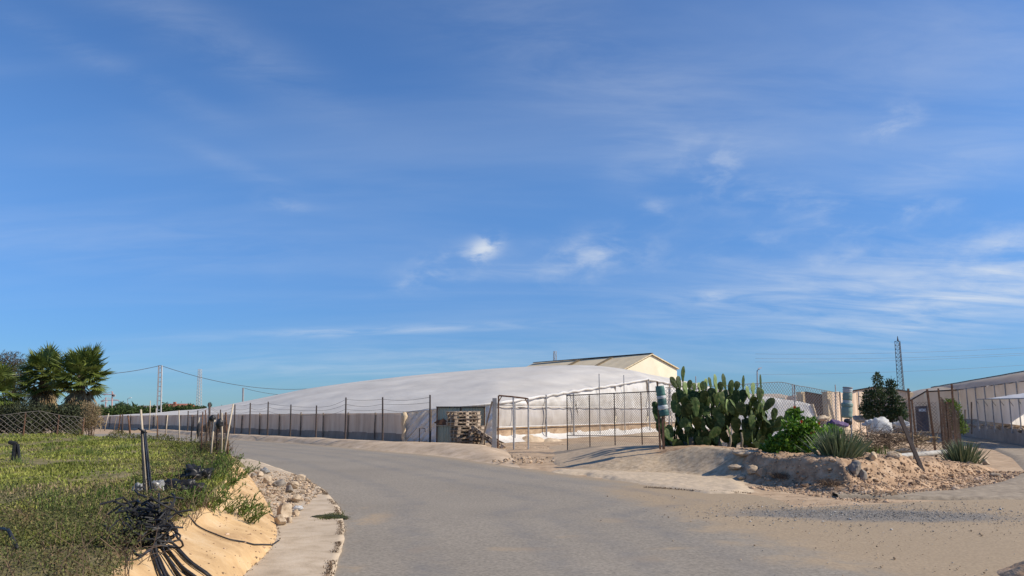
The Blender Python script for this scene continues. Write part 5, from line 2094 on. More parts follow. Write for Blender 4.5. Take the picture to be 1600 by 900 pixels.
# ================================================================== left: turf, weeds, stakes, hoses
def edge_x(y):
    return float(np.interp(y, ey, ex))


def lz(x, y):
    return float(lawn_z(x, y)) + .05 * fbm(x, y, .8, 4, 2)


# turf: many blades, thick near the eye and in tufts
mb = MB()
pp = []
tries = 0
while len(pp) < 62000 and tries < 400000:
    tries += 1
    y = 6.5 + 21 * RND.random() ** 1.7
    xe = edge_x(y)
    x = xe - RND.random() ** 1.15 * (1.1 + y * .62)
    if x < -.70 * y - 1.5:
        continue
    d = fbm(x, y, .55, 3, 12)
    if RND.random() > .62 + .9 * d:
        continue
    pp.append((x, y, d))
pp = np.array(pp)
zz = np.array([lz(a, b) for a, b in pp[:, :2]])
n = len(pp)
hh = NP.uniform(.022, .06, n) * (1 + .9 * np.clip(pp[:, 2], -.5, 1)) * (1 + .02 * pp[:, 1])
mb.blades(np.stack([pp[:, 0], pp[:, 1], zz - .01], 1), NP.uniform(0, 6.28, n), NP.uniform(.1, .9, n), hh, NP.uniform(.008, .018, n) * (1 + .05 * pp[:, 1]))
stuff(mb.build('grass', MAT['grass'], origin=(0, 0, 0)), 'short rough green grass of the left field', 'grass')
# taller tufts here and there
mb = MB()
pts, hs_ = [], []
for i in range(70):
    y0 = 6.8 + 19 * RND.random() ** 1.6
    x0 = edge_x(y0) - .1 - RND.random() ** 1.3 * (1.0 + y0 * .55)
    k_ = RND.randint(25, 70)
    h_ = RND.uniform(.10, .24)
    for _ in range(k_):
        x, y = x0 + RND.gauss(0, .11), y0 + RND.gauss(0, .13)
        if x < edge_x(y):
            pts.append((x, y, lz(x, y) - .01))
            hs_.append(h_ * RND.uniform(.5, 1.2))
n = len(pts)
mb.blades(np.array(pts), NP.uniform(0, 6.28, n), NP.uniform(.1, .8, n), np.array(hs_), NP.uniform(.007, .014, n))
stuff(mb.build('tall_grass', MAT['weed'], origin=(0, 0, 0)), 'taller green grass standing out of the field', 'grass')
# dead straw patches
mb = MB()
pts = []
for px, py, s, k in ((15, 706, 1.2, 300), (35, 762, .5, 260), (80, 706, .6, 200), (40, 795, .5, 260), (150, 762, .6, 300), (175, 755, .4, 200), (110, 690, 1.5, 200), (280, 735, .8, 300), (300, 700, .9, 200)):
    c = P(px, py, .55)
    for _ in range(k):
        x, y = c.x + RND.gauss(0, s * .5), c.y + RND.gauss(0, s * .8)
        if x < edge_x(y):
            pts.append((x, y, lz(x, y)))
n = len(pts)
mb.blades(np.array(pts), NP.uniform(0, 6.28, n), NP.uniform(.7, 1.4, n), NP.uniform(.03, .10, n), NP.uniform(.008, .02, n))
stuff(mb.build('straw', MAT['dry'], origin=(0, 0, 0)), 'dry straw patches in the left field', 'straw')
# creeping plants in the near corner and along the edge
mb = MB()
pts = []
while len(pts) < 54000:
    if RND.random() < .72:
        y = RND.uniform(4.6, 9.2)
        x = edge_x(y) + .06 - RND.random() * 4.2
        d = fbm(x, y, 1.0, 4, 44)
        top = .12 + .42 * max(0, d + .25)
        if y > 8 and RND.random() < (y - 8):
            continue
        # brushy edge reaching a little over the slope only near the corner
        if x > edge_x(y) - .1 and y > 7.9:
            continue
    else:
        y = RND.uniform(8.5, 27)
        x = edge_x(y) - abs(RND.gauss(0, .7))
        d = fbm(x, y, .9, 3, 48)
        if d < .08:
            continue
        top = .10 + .22 * d
    z = lz(x, y)
    pts.append((x, y, z + RND.random() ** .6 * top))
pts = np.array(pts)
n = len(pts)
d = rand_dirs(n, .5)
sz = NP.uniform(.012, .032, n) * np.clip(pts[:, 1] / 9, .8, 2)
mb.leaves(pts, d, perp(d), sz, sz * .6, .15)
stuff(mb.build('ground_cover', MAT['creeper'], origin=(0, 0, 0)), 'creeping brown and green ground cover along the near edge of the field', 'ground cover')
mb = MB()
for i in range(900):
    y = RND.uniform(5, 9.5) if RND.random() < .6 else RND.uniform(9, 24)
    x = edge_x(y) - abs(RND.gauss(0, .8)) + .1
    z = lz(x, y)
    b = Vector((x, y, z))
    e = b + Vector((RND.uniform(-.2, .2), RND.uniform(-.2, .2), RND.uniform(.05, .28)))
    mb.tube([b, b.lerp(e, .5) + Vector((RND.uniform(-.04, .04), 0, .03)), e], [.004, .003, .002], 3, False)
stuff(mb.build('dry_stalks', MAT['twig'], origin=(0, 0, 0)), 'dry brown stalks among the ground cover', 'stalks')


# green weeds leaning over the concrete slope
def weed(c, n, spread, h, label, lean=(0, 0), mat='weed', leafl=.07):
    r = empty('weed', c, label, 'weed')
    st, lf = MB(), MB()
    P_, D_ = [], []
    for i in range(n):
        b = Vector(c) + Vector((RND.gauss(0, spread * .4), RND.gauss(0, spread * .4), -.03))
        d = Vector((RND.uniform(-.5, .5) + lean[0], RND.uniform(-.5, .5) + lean[1], RND.uniform(.5, 1))).normalized()
        l = h * RND.uniform(.5, 1.2)
        pts = [b + d * l * t + Vector((lean[0], lean[1], -.35)) * (l * .35 * t * t) for t in (0, .35, .7, 1)]
        st.tube(pts, [.005, .004, .003, .002], 3, False)
        for q in range(12):
            t = RND.uniform(.15, 1) * 3
            k = min(2, int(t))
            P_.append(list(pts[k].lerp(pts[k + 1], t - k)))
            dd = (d + Vector([RND.gauss(0, .55) for _ in range(3)])).normalized()
            D_.append(list(dd))
    st.build('stems', MAT['weed'], r)
    P_, D_ = np.array(P_), np.array(D_)
    m = len(P_)
    lf.leaves(P_, D_, perp(D_), NP.uniform(.5, 1.2, m) * leafl, NP.uniform(.010, .018, m), .2)
    lf.build('leaves', MAT[mat], r)
    return r


for px, py, z, n, sp, h, lean, lab in ((372, 803, .22, 34, .22, .34, (.5, -.35), 'green weed sprawling down the middle of the ochre slope'), (330, 795, .42, 40, .3, .34, (.15, -.1), 'dense green weed at the upper edge of the ochre slope'),
                                       (385, 815, .16, 16, .14, .3, (.6, -.4), 'small weed at the lowest tip of the sprawling green growth'), (300, 790, .5, 30, .3, .28, (0, 0), 'green weed behind the hose heap'),
                                       (352, 762, .5, 34, .3, .36, (.35, -.1), 'weed tuft hanging over the top of the slope below the cane stakes'), (372, 745, .42, 30, .25, .34, (.45, -.15), 'weed at the far upper end of the ochre slope'),
                                       (318, 752, .55, 36, .35, .42, (.1, 0), 'tall light green weed before the cane stakes'), (270, 792, .5, 24, .25, .22, (0, 0), 'low weed right behind the hose heap near the plastic bag'),
                                       (345, 735, .55, 30, .3, .4, (.2, 0), 'weed at the foot of the leaning cane stake')):
    c = hit(px, py)
    weed(c, n, sp, h, lab, lean)
RG0 = random.Random(4)
mb = MB()
pp = []
while len(pp) < 420:
    a_, b_ = RND.choice(list(zip(lowS, upS)))
    if a_.y < 6 or a_.y > 17:
        continue
    q = a_.lerp(b_, RND.random() ** 1.6)
    pp.append((q.x, q.y, ground_z(q.x, q.y) + .004))
pebbles(mb, np.array(pp), np.minimum(.05, .006 + NP.exponential(.008, len(pp))), .6)
stuff(mb.build('grit', MAT['orange_rubble'], origin=(0, 0, 0)), 'crumbs of earth and grit lying on the ochre slope', 'grit')
# mossy tuft at the road's edge
c = P(528, 808, .03)
mb = MB()
n = 420
pts = np.array([[c.x + NP.normal() * .08 - .10, c.y + NP.normal() * .16, .03] for _ in range(n)])
mb.blades(pts, NP.uniform(0, 6.28, n), NP.uniform(.3, 1.1, n), NP.uniform(.02, .05, n), NP.uniform(.008, .016, n))
rock_mesh(mb, (c.x - .1, c.y, .03), (.34, .62, .06), RG0, 3, .3)
stuff(mb.build('moss', MAT['creeper'], origin=(0, 0, 0)), 'mossy growth at the broken edge of the asphalt', 'moss')
mb = MB()
pts = []
for i in range(4200):
    y = RND.uniform(6.3, 19)
    if fbm(y, 0, 1.1, 3, 77) < -.22:
        continue
    pts.append((float(np.interp(y, iy, ix)) - .02 + RND.gauss(0, .025), y, .03))
n = len(pts)
mb.blades(np.array(pts), NP.uniform(0, 6.28, n), NP.uniform(.3, 1.2, n), NP.uniform(.01, .035, n), NP.uniform(.006, .012, n))
stuff(mb.build('edge_weeds', MAT['twig'], origin=(0, 0, 0)), 'dry weeds in the crack between asphalt and pale concrete', 'weeds')
mb = MB()
pts = []
for p in lowS:
    if p.y < 6.5 or p.y > 16:
        continue
    for _ in range(16):
        pts.append((p.x + RND.gauss(0, .02), p.y + RND.uniform(-.12, .12), .035))
n = len(pts)
mb.blades(np.array(pts), NP.uniform(0, 6.28, n), NP.uniform(.3, 1.2, n), NP.uniform(.008, .03, n), NP.uniform(.006, .012, n))
stuff(mb.build('seam_dirt', MAT['twig'], origin=(0, 0, 0)), 'dark dead weeds in the seam at the foot of the ochre slope', 'weeds')

# stones on the gutter
RG = random.Random(77)
stones = [(445, 797, 34, 26, 'rock', 'large tan boulder at the outer foot of the ochre slope'), (438, 812, 22, 18, 'rock', 'squat tan stone touching the large boulder'), (462, 800, 14, 14, 'sand', 'pale rounded stone right of the large boulder'), (452, 812, 12, 10, 'rock', 'small tan stone under the large boulder'),
          (463, 778, 16, 15, 'rock', 'pale orange stone above the white litter'), (470, 746, 18, 12, 'rock', 'tan stone at the road edge of the gutter'), (457, 757, 22, 14, 'rock', 'broad tan stone in the middle of the gutter rubble'),
          (437, 754, 20, 14, 'grey_rock', 'dark grey stone in the middle of the gutter rubble'), (452, 763, 16, 14, 'grey_rock', 'grey-brown stone before the broad tan stone'), (417, 748, 18, 14, 'rock', 'orange-tan stone left of the dark grey stone'),
          (426, 756, 14, 10, 'sand', 'small pale stone below the orange-tan stone'), (405, 740, 16, 10, 'rock', 'stone beside the foil litter'), (396, 742, 10, 8, 'grey_rock', 'small dark stone at the far end of the slope'), (474, 768, 10, 8, 'rock', 'small stone right of the gutter rubble'),
          (425, 775, 12, 8, 'rock', 'flat stone near the foot of the slope'), (465, 790, 8, 6, 'sand', 'tiny pale stone beside the white litter')]
for px, py, w, h, mt, lab in stones:
    c = P(px, py + h * .5, .03)
    k = c.y / FPX
    c.z = .03 + h * k * .40
    mb = MB()
    rock_mesh(mb, c, (w * k * .95, w * k * .8, h * k * 1.0), RG, 9)
    tag(mb.build('stone', MAT[mt]), lab, 'stone')
mb = MB()
pp, ss = [], []
while len(pp) < 1500:
    px, py = RND.uniform(378, 500), RND.gauss(762, 20)
    if py < 730 or py > 812:
        continue
    lim = np.interp(py, [730, 745, 770, 800, 815], [400, 480, 500, 470, 455])
    if px > lim or px < np.interp(py, [730, 745, 770, 800, 815], [378, 392, 408, 424, 430]):
        continue
    q = P(px, py, .04)
    pp.append((q.x, q.y, .045))
    ss.append(min(.13, .012 + RND.expovariate(1 / .018)))
pebbles(mb, np.array(pp), np.array(ss), .7)
stuff(mb.build('rubble', MAT['rubble'], origin=(0, 0, 0)), 'small rubble strewn over the gutter beside the road', 'rubble')
lump('litter', 466, 796, P(466, 798, .03).y, .17, .06, .12, 'tarp', 'white crumpled litter beside the large tan boulder', 'litter', 41, .3, .4)
lump('litter', 413, 739, P(413, 741, .03).y, .24, .10, .2, 'clear_plastic', 'silvery crumpled foil litter at the far end of the gutter rubble', 'litter', 47, .3, .5)
lump('plastic_bag', 243, 770, P(243, 776, .52).y, .26, .15, .22, 'clear_plastic', 'clear crumpled plastic bag on the grass right of the hose heap', 'bag', 51, .3, .4)
lump('plastic_bag', 216, 768, P(216, 773, .52).y, .14, .10, .12, 'clear_plastic', 'small clear plastic scrap left of the crumpled bag', 'scrap', 57, .3, .5)
lump('black_bag', 282, 770, P(282, 778, .5).y, .55, .16, .2, 'black_plastic', 'flattened black plastic in the weeds behind the plastic bag', 'plastic', 61, .3, .5)
lump('black_bag', 308, 752, P(308, 760, .5).y, .4, .2, .3, 'black_plastic', 'tangled black plastic among the weeds before the cane stakes', 'plastic', 67, .3, .6)

# ------------------------------------------------------------------ stakes
stk = [((220, 640), (231, 782), .50, .026, 'bamboo', 'nearest pale cane stake, bound with black hose above the hose heap'), ((157.5, 650), (157, 671), .68, .03, 'bamboo', 'thin pale stake beside the dry bush'), ((170, 646), (163.5, 671), .68, .035, 'bamboo', 'pale stake leaning right, second from the dry bush'),
       ((182, 652), (178, 673), .67, .03, 'weathered', 'grey stake third from the dry bush'), ((188, 648), (184.5, 677), .66, .05, 'rust', 'dark rusty stake leaning beside its straight twin'), ((191.6, 647), (190.5, 677), .66, .055, 'dark_steel', 'straight dark iron stake among the far pale ones'),
       ((200, 649), (203.5, 679), .66, .06, 'rust', 'stout reddish stake leaning left at the field corner'), ((235, 626), (233, 672), .64, .035, 'bamboo', 'tall pale stake below the twin utility pole'), ((244, 638), (243, 666), .62, .04, 'bamboo', 'pale stake right below the twin utility pole foot'),
       ((245.5, 650), (246, 686), .62, .04, 'rust', 'dark rusty stake under the twin utility pole'), ((262, 648), (259, 682), .6, .04, 'bamboo', 'pale stake leaning right at the bend of the field edge'), ((279.6, 641), (280, 689), .6, .035, 'bamboo', 'straight pale stake alone at the bend of the field edge'),
       ((317, 643.6), (314, 712), .55, .03, 'rust', 'thin dark rusty stake left of the netting scrap'), ((312, 652), (305, 692), .58, .03, 'bamboo', 'pale stake with a black bag hung on it'), ((335.7, 656), (329, 718), .53, .035, 'bamboo', 'thick pale cane stake in front of the rusty netting scrap'),
       ((364.5, 631), (348.5, 720), .52, .035, 'bamboo', 'tall tan stake leaning right at the roadside'), ((346.7, 645), (346, 718), .52, .026, 'bamboo', 'thin pale stake behind the rusty netting scrap'), ((326.5, 630), (330, 700), .54, .045, 'dark_steel', 'dark iron stake with black rag knots, just left of the netting'),
       ((300, 648), (298, 698), .57, .03, 'rust', 'thin rusty stake between the straight pale stake and the bagged stake'), ((321, 641), (323, 708), .54, .03, 'rust', 'thin rusty stake just right of the dark one left of the netting'), ((341, 646), (338, 717), .53, .03, 'rust', 'thin rusty stake in the middle of the netting scrap'), ((353, 644), (357, 718), .52, .03, 'rust', 'rusty stake leaning left at the roadside end of the netting')]
for (tx, ty), (bx, by), z, r_, mt, lab in stk:
    b_ = P(bx, by, z)
    t_ = A(tx, ty, b_.y + .05)
    bz_ = lz(b_.x, b_.y) - .1
    m_ = b_.lerp(t_, .5) + Vector((RND.uniform(-.012, .012), 0, 0))
    k = b_.y / 20
    tag(MB().tube([(b_.x, b_.y, bz_), tuple(m_), tuple(t_)], [r_ * .62, r_ * .57, r_ * .5], 8).build('stake', MAT[mt], smooth=True), lab, 'stake', 'stakes along the edge of the field')
# black bindings on stakes
for px, py, w, h, Y_, lab in ((310, 672, .09, .45, P(305, 692, .58).y - .08, 'black bag hanging on the pale stake'), (332, 654, .16, .2, P(330, 700, .54).y - .1, 'black rag knotted to the dark iron stake'), (343, 662, .14, .22, P(346, 718, .52).y - .1, 'black rag tied to the thin pale stake'), (358, 668, .10, .14, P(350, 716, .52).y - .1, 'black tape knotted round the leaning roadside stake')):
    c = A(px, py, Y_)
    V, F = SPH3
    vs = [(c.x + x * w / 2 * (1 + .5 * mnoise.noise(Vector((x * 2, y * 2, z * 2 + px)))), c.y + y * w / 2, c.z + z * h / 2 * (1 + .4 * mnoise.noise(Vector((x * 2 + px, y * 2, z * 2))))) for x, y, z in V]
    tag(MB().add(vs, F).build('black_rag', MAT['black_plastic'], smooth=True), lab, 'rag')
# rusty netting scrap between stakes
a, b = P(312, 708, .54), P(359, 717, .52)
ns = empty('netting_scrap', (a.x, a.y, .5), 'rust brown scrap of netting hung between the roadside stakes', 'netting')
mb = MB()
LN = (b - a).length


def npnt(u, v):
    q = a.lerp(b, u / LN)
    zt_ = A(340, 661 + 4 * math.sin(u * 6), q.y).z
    return Vector((q.x + .03 * fbm(u * 3, v * 3, 1, 2, 4), q.y - .06 + .12 * fbm(u * 4, v * 2, 1, 2, 1), .5 + (zt_ - .5) * v))


for i in range(52):
    mb.tube([npnt(LN * i / 51 + .02 * math.sin(k * 1.3 + i), k / 9) for k in range(10)], .005, 3, False)
for j in range(26):
    mb.tube([npnt(LN * k / 10, j / 25 + .012 * math.sin(k * 2 + j)) for k in range(11)], .004, 3, False)
mb.build('mesh', MAT['rust_wire'], ns)
# short black stump stake in the field
c = P(21, 722, .56)
mb = MB()
t_ = A(24, 692, c.y)
mb.tube([(c.x, c.y, .45), tuple(c.lerp(t_, .6)), tuple(t_)], [.05, .045, .05], 8)
mb.tube([tuple(t_ + Vector((.02, 0, -.02))), tuple(t_ + Vector((-.12, -.02, .02)))], [.05, .035], 7)
mb.tube([(c.x + .14, c.y, .5), tuple(t_ + Vector((.05, 0, -.02)))], [.03, .03], 6)
tag(mb.build('burnt_stake', MAT['black_plastic']), 'short charred stake with a bent head standing in the grass', 'stake')

# ------------------------------------------------------------------ hose heap
hc = hit(230, 852)
hz_ = hc.z
hp = empty('hose_heap', (hc.x, hc.y, hz_), 'tangled heap of black irrigation hoses spilling over the ochre slope', 'hose heap')
mb = MB()
RH = random.Random(5)
for i in range(95):
    # loops and bent lengths piled into a mound
    ph = RH.uniform(0, 6.28)
    R_ = RH.uniform(.07, .18)
    ctr = hc + Vector((RH.gauss(-.01, .07), RH.gauss(0, .09), .03 + abs(RH.gauss(0, .14))))
    tilt = Vector((RH.gauss(0, .5), RH.gauss(0, .5), 1)).normalized()
    x_ = tilt.cross(Vector((.3, 1, .2))).normalized()
    y_ = tilt.cross(x_)
    n_ = RH.randint(4, 8)
    sweep = RH.uniform(1.2, 4.5)
    pts = []
    for k in range(n_):
        a_ = ph + sweep * k / (n_ - 1)
        q = ctr + x_ * math.cos(a_) * R_ * 1.15 + y_ * math.sin(a_) * R_ * .8
        q.z = max(q.z, ground_z(q.x, q.y) + .012)
        pts.append(q)
    mb.tube(pts, .0085, 5)
for i in range(46):
    a_ = hc + Vector((RH.uniform(-.18, .12), RH.uniform(-.15, .15), RH.uniform(.05, .36)))
    e_ = a_ + Vector((RH.gauss(0, .13), RH.gauss(0, .12), RH.uniform(-.12, .12)))
    mb.tube([a_, a_.lerp(e_, .5) + Vector((0, 0, .03)), e_], .009, 5)
mb.build('tangle', MAT['hose'], hp)
# the tails that run down the slope towards the camera
tails = [((248, 872), (262, 905), (300, 990)), ((238, 868), (252, 910), (285, 990)), ((256, 858), (285, 895), (325, 930)), ((262, 862), (292, 900), (330, 945)), ((268, 850), (300, 886), (345, 925)), ((245, 880), (268, 930), (310, 995)), ((258, 868), (280, 905), (318, 960)), ((272, 858), (296, 884), (325, 905)), ((250, 862), (275, 900), (305, 940))]
for i, (p1, p2, p3) in enumerate(tails):
    s0 = hc + Vector((.0 + .012 * i, -.02, .16 - .008 * i))
    q1, q2, q3 = hit(*p1), hit(*p2), hit(*p3)
    pts = smooth(resample([s0, q1, q2, q3], 16), 2)
    pts = [Vector((q.x, q.y, max(q.z if k < 3 else 0, ground_z(q.x, q.y) + .014 + .012 * (i % 3)))) for k, q in enumerate(pts)]
    MB().tube(pts, .0115, 6).build('tail', MAT['hose'], hp, smooth=True)
for pts_ in (((205, 862, .06), (214, 884, .10), (238, 872, .12), (243, 858, .14)), ((182, 822, .14), (212, 816, .18), (240, 804, .2)), ((178, 822, .1), (205, 826, .12), (236, 820, .16)), ((262, 826, .12), (278, 837, .08), (270, 846, .05))):
    pts = [hit(q[0], q[1], q[2] * .6) for q in pts_]
    MB().tube(smooth(resample(pts, 10), 1), .010, 6).build('bent_end', MAT['hose'], hp, smooth=True)
# hoses bound to the near stake
b_, t_ = P(231, 782, .5), A(224.5, 672, P(231, 782, .5).y)
for dx, mt in ((.022, 'hose'), (-.02, 'hose'), (.04, 'hose_grey'), (.055, 'hose')):
    pts = [t_ + Vector((dx * .6, -.03, 0)), t_.lerp(b_, .4) + Vector((dx, -.035, 0)), t_.lerp(b_, .75) + Vector((dx * 1.2, -.03, 0)), b_ + Vector((dx * 1.8, -.04, -.02))]
    MB().tube(pts, .010, 6).build('bound_strand', MAT[mt], hp, smooth=True)
MB().tube([t_ + Vector((-.05, -.03, .02)), t_ + Vector((0, -.05, .0)), t_ + Vector((.05, -.03, -.03)), t_ + Vector((-.02, .03, -.02))], .012, 6).build('knot', MAT['hose'], hp, smooth=True)
# single hose across the slope
pts = [hit(288, 810), hit(305, 820), hit(330, 834), hit(360, 846), hit(395, 853), hit(422, 853), hit(436, 846)]
tag(MB().tube([Vector((q.x, q.y, ground_z(q.x, q.y) + .014)) for q in smooth(resample(pts, 40), 2)], .0085, 6).build('hose', MAT['hose'], smooth=True), 'single thin black hose sagging across the ochre slope', 'hose')
pts = [hit(-5, 872, .22), hit(8, 882, .24), hit(22, 905, .2)]
tag(MB().tube(pts, .014, 6).build('hose', MAT['hose'], smooth=True), 'black hose end in the lower left corner on the ground cover', 'hose')

# ------------------------------------------------------------------ slack chain-link fence, hedge, palms
a, b = A(-14, 675, 25.6), A(132, 672, 26.6)
lf = empty('chain_link_fence', (a.x, a.y, .7), 'slack wide-meshed wire fence before the dark hedge at the far end of the field', 'fence')
Ll = (b - a).length


def lpt(u, v):
    t = u / Ll
    q = a.lerp(b, t)
    px = -14 + 146 * t
    top = float(np.interp(px, [-14, 10, 30, 50, 62, 80, 100, 120, 132], [650, 648, 645, 643, 642, 646.5, 650, 651, 653]))
    zt_ = A(px, top, q.y).z
    z0 = .66
    return Vector((q.x + .06 * fbm(u, v * 2, 1.3, 2, 3), q.y - .12 * v + .05 * fbm(u, v, .9, 2, 9), z0 + (zt_ - z0) * v / .9))


mb = MB()
chain(mb, lpt, Ll, .9, .205, .007, 4, 8)
mb.build('mesh', MAT['wire'], lf)
MB().tube([lpt(Ll * i / 30, .9) for i in range(31)], .009, 4).build('top_wire', MAT['wire'], lf)
for u in (.0, .34, .7, .99):
    q = lpt(Ll * u, .9)
    MB().tube([(q.x, q.y + .08, .5), (q.x, q.y + .08, q.z)], .025, 6).build('post', MAT['rust'], lf)
YH = 29.5
bl = []
for i in range(16):
    px = -20 + i * 9.6
    bl.append((A(px, 655 + RND.uniform(-4, 4), YH + RND.uniform(-.5, .8)), (.55, .6, .62 + RND.uniform(-.1, .12))))
for i in range(0):
    bl.append((A(-10 + i * 14, 636 + RND.uniform(-6, 6), YH + 1.2), (.5, .6, .5)))
hb = leafy('hedge', (A(60, 670, YH).x, YH, .6), bl, 'hedge', 11000, .10, .06, 'dark shaded hedge behind the slack wire fence', 'hedge', 10, .03, .3, stem_mat='bark')
bl = [(A(px, py, 27.6), (rx * 27.6 / FPX, .4, rz * 27.6 / FPX)) for px, py, rx, rz in ((142, 652, 13, 14), (146, 640, 10, 8), (136, 662, 12, 9), (152, 660, 9, 9), (140, 634, 7, 5))]
leafy('dry_bush', (A(142, 672, 27.6).x, 27.6, .62), bl, 'dry', 2400, .10, .02, 'straw coloured dry bush at the right end of the wire fence', 'bush', 14, .012, .6)


def fan_palm(c, base_z, R_, n, label, seed, skirt=True):
    rg = random.Random(seed)
    r = empty('fan_palm', (c.x, c.y, base_z), label, 'palm tree', 'fan palms behind the wire fence')
    pts = [(c.x + .05 * math.sin(i), c.y, base_z - .2 + (c.z - base_z + .2) * i / 5) for i in range(6)]
    MB().tube(pts, [.22, .19, .18, .17, .17, .15], 10).build('trunk', MAT['bark'], r, smooth=True)
    fr, sk = MB(), MB()

    def fan(mb, foot, d, pet, rad, blades, w, droop):
        tip = foot + d * pet
        side = d.cross(Vector((0, 0, 1)))
        if side.length < .1:
            side = Vector((1, 0, 0))
        side.normalize()
        mb.tube([foot, foot.lerp(tip, .5) + Vector((0, 0, .03)), tip], [.018, .013, .010], 4, False)
        upv = side.cross(d).normalized()
        roll_ = rg.uniform(-.5, .5)
        side = (side * math.cos(roll_) + upv * math.sin(roll_)).normalized()
        P_, D_, S_, L_, W_ = [], [], [], [], []
        for k in range(blades):
            a_ = (k / (blades - 1) - .5) * 3.5
            dd = d * math.cos(a_) + side * math.sin(a_) + Vector((0, 0, -droop * (.3 + .4 * abs(a_))))
            dd.normalize()
            P_.append(list(tip))
            D_.append(list(dd))
            L_.append(rad * (1 - .22 * abs(a_) / 1.75) * rg.uniform(.85, 1.1))
            W_.append(w * rg.uniform(.8, 1.2))
        P_, D_ = np.array(P_), np.array(D_)
        S_ = np.cross(D_, np.array([list(upv)]) + .2 * NP.normal(size=D_.shape))
        S_ /= np.linalg.norm(S_, axis=1, keepdims=True) + 1e-9
        mb.leaves(P_, D_, S_, np.array(L_), np.array(W_), .25)
    for i in range(n):
        az = i * 2.399 + rg.uniform(-.3, .3)
        el = math.radians(rg.choice((85, 65, 50, 35, 20, 5, -12, -30)) + rg.uniform(-9, 9))
        d = Vector((math.cos(az) * math.cos(el), math.sin(az) * math.cos(el), math.sin(el)))
        fan(fr, c + Vector((rg.uniform(-.2, .2), rg.uniform(-.2, .2), rg.uniform(-.45, .15))), d, R_ * rg.uniform(.42, .6), R_ * rg.uniform(.42, .58), 17, R_ * .062, .25 if el > 0 else .5)
    fr.build('crown', MAT['palm'], r)
    if skirt:
        for i in range(int(n * 1.5)):
            az = rg.uniform(0, 6.28)
            el = math.radians(rg.uniform(-75, -40))
            d = Vector((math.cos(az) * math.cos(el), math.sin(az) * math.cos(el), math.sin(el)))
            fan(sk, c + Vector((0, 0, rg.uniform(-1.3, -.3))), d, R_ * rg.uniform(.35, .55), R_ * rg.uniform(.35, .55), 10, R_ * .05, 1.2)
        sk.build('dead_skirt', MAT['skirt'], r)
    return r


fan_palm(A(71, 582, 33.5), .6, 1.22, 80, 'taller left fan palm of the pair with a dark shaded crown', 3)
fan_palm(A(129, 584, 32.0), .6, 1.22, 80, 'right fan palm of the pair with a hanging brown skirt', 8)
fan_palm(A(-8, 606, 31.0), .6, 1.25, 44, 'fan palm cut off by the left edge of the picture', 14, False)
bl = [(A(px, py, 35), (rx * 35 / FPX, .6, rz * 35 / FPX)) for px, py, rx, rz in ((14, 566, 20, 16), (30, 580, 14, 18), (8, 590, 18, 18), (34, 606, 16, 18), (22, 625, 22, 16), (-6, 572, 14, 16))]
tm = leafy('feathery_tree', (A(18, 660, 35).x, 35, .4), bl, 'tamarisk', 6500, .16, .025, 'grey-brown feathery tree behind the palms at the left edge', 'tree', 16, .03, .5, crown='crown', stemname='limb', stem_mat='bark')

# ================================================================== far things
# big ribbed shed behind the greenhouse
YW = 92
apx, rgt = A(1018, 555.5, YW), A(1057.5, 577, YW + 3.4)
lft = Vector((A(960, 640, YW - 4).x, YW - 4, A(960, 588, YW - 4).z))
wb = empty('warehouse', (apx.x, apx.y, 0), 'cream gabled warehouse with a beige sheet roof behind the greenhouse', 'warehouse')
back = Vector((-.6, .8, 0)) * 23
g0 = [Vector((lft.x, lft.y, 0)), Vector((rgt.x, rgt.y, 0)), rgt, apx, lft]
MB().prism(g0[::-1], tuple(back)).build('wall', MAT['cream'], wb)
ov = Vector((.06, -.25, .10))
for nm, p, q in (('roof', lft, apx), ('roof', apx, rgt)):
    d = (p - q).normalized() if nm == 'x' else (q - p).normalized()
    e0 = p + ov - (d * .35 if p is lft else Vector((0, 0, 0)))
    e1 = q + ov + (d * .35 if q is rgt else Vector((0, 0, 0)))
    MB().prism([tuple(e0), tuple(e1), tuple(e1 + back + Vector((0, .6, 0))), tuple(e0 + back + Vector((0, .6, 0)))], (0, 0, .12)).build(nm, MAT['cream_roof'], wb)
for f0 in (.28, .55):
    q0 = apx.lerp(lft, .06) + back * f0 + Vector((0, 0, .27))
    q1 = apx.lerp(lft, .8) + back * f0 + Vector((0, 0, .27))
    MB().bar(q0, q1, .7, .05).build('roof_strip', MAT['skirt'], wb)
MB().bar(apx + ov + Vector((0, 0, .16)), apx + back + ov + Vector((0, 0, .16)), .35, .08).build('ridge_cap', MAT['dark_steel'], wb)


def lattice(name, px_b, px_t, py_t, Y, w0, w1, label, cat, mat='galv', legs=3, n=14, base_py=None, rr=.035, spike=0.0):
    b = A(px_b, 640, Y)
    b = Vector((b.x, Y, 0))
    t = A(px_t, py_t, Y)
    r = empty(name, b, label, cat)
    fr = [Vector((math.cos(2 * math.pi * k / legs + .4), math.sin(2 * math.pi * k / legs + .4), 0)) for k in range(legs)]
    lp = lambda k, f: b.lerp(t, f) + fr[k % legs] * (w0 + (w1 - w0) * f)
    for k in range(legs):
        MB().tube([lp(k, 0), lp(k, 1)], rr, 4).build('leg', MAT[mat], r)
    br = MB()
    for i in range(n):
        for k in range(legs):
            f0, f1 = i / n, (i + 1) / n
            br.tube([lp(k, f0), lp(k + 1, f1)], rr * .6, 3, False)
            br.tube([lp(k, f1), lp(k + 1, f1)], rr * .6, 3, False)
    br.build('bracing', MAT[mat], r)
    if spike:
        MB().tube([lp(k, 1).lerp(t, 0) if False else t, t + Vector((0, 0, spike))], [.12, .03], 5).build('spike', MAT[mat], r)
    return r


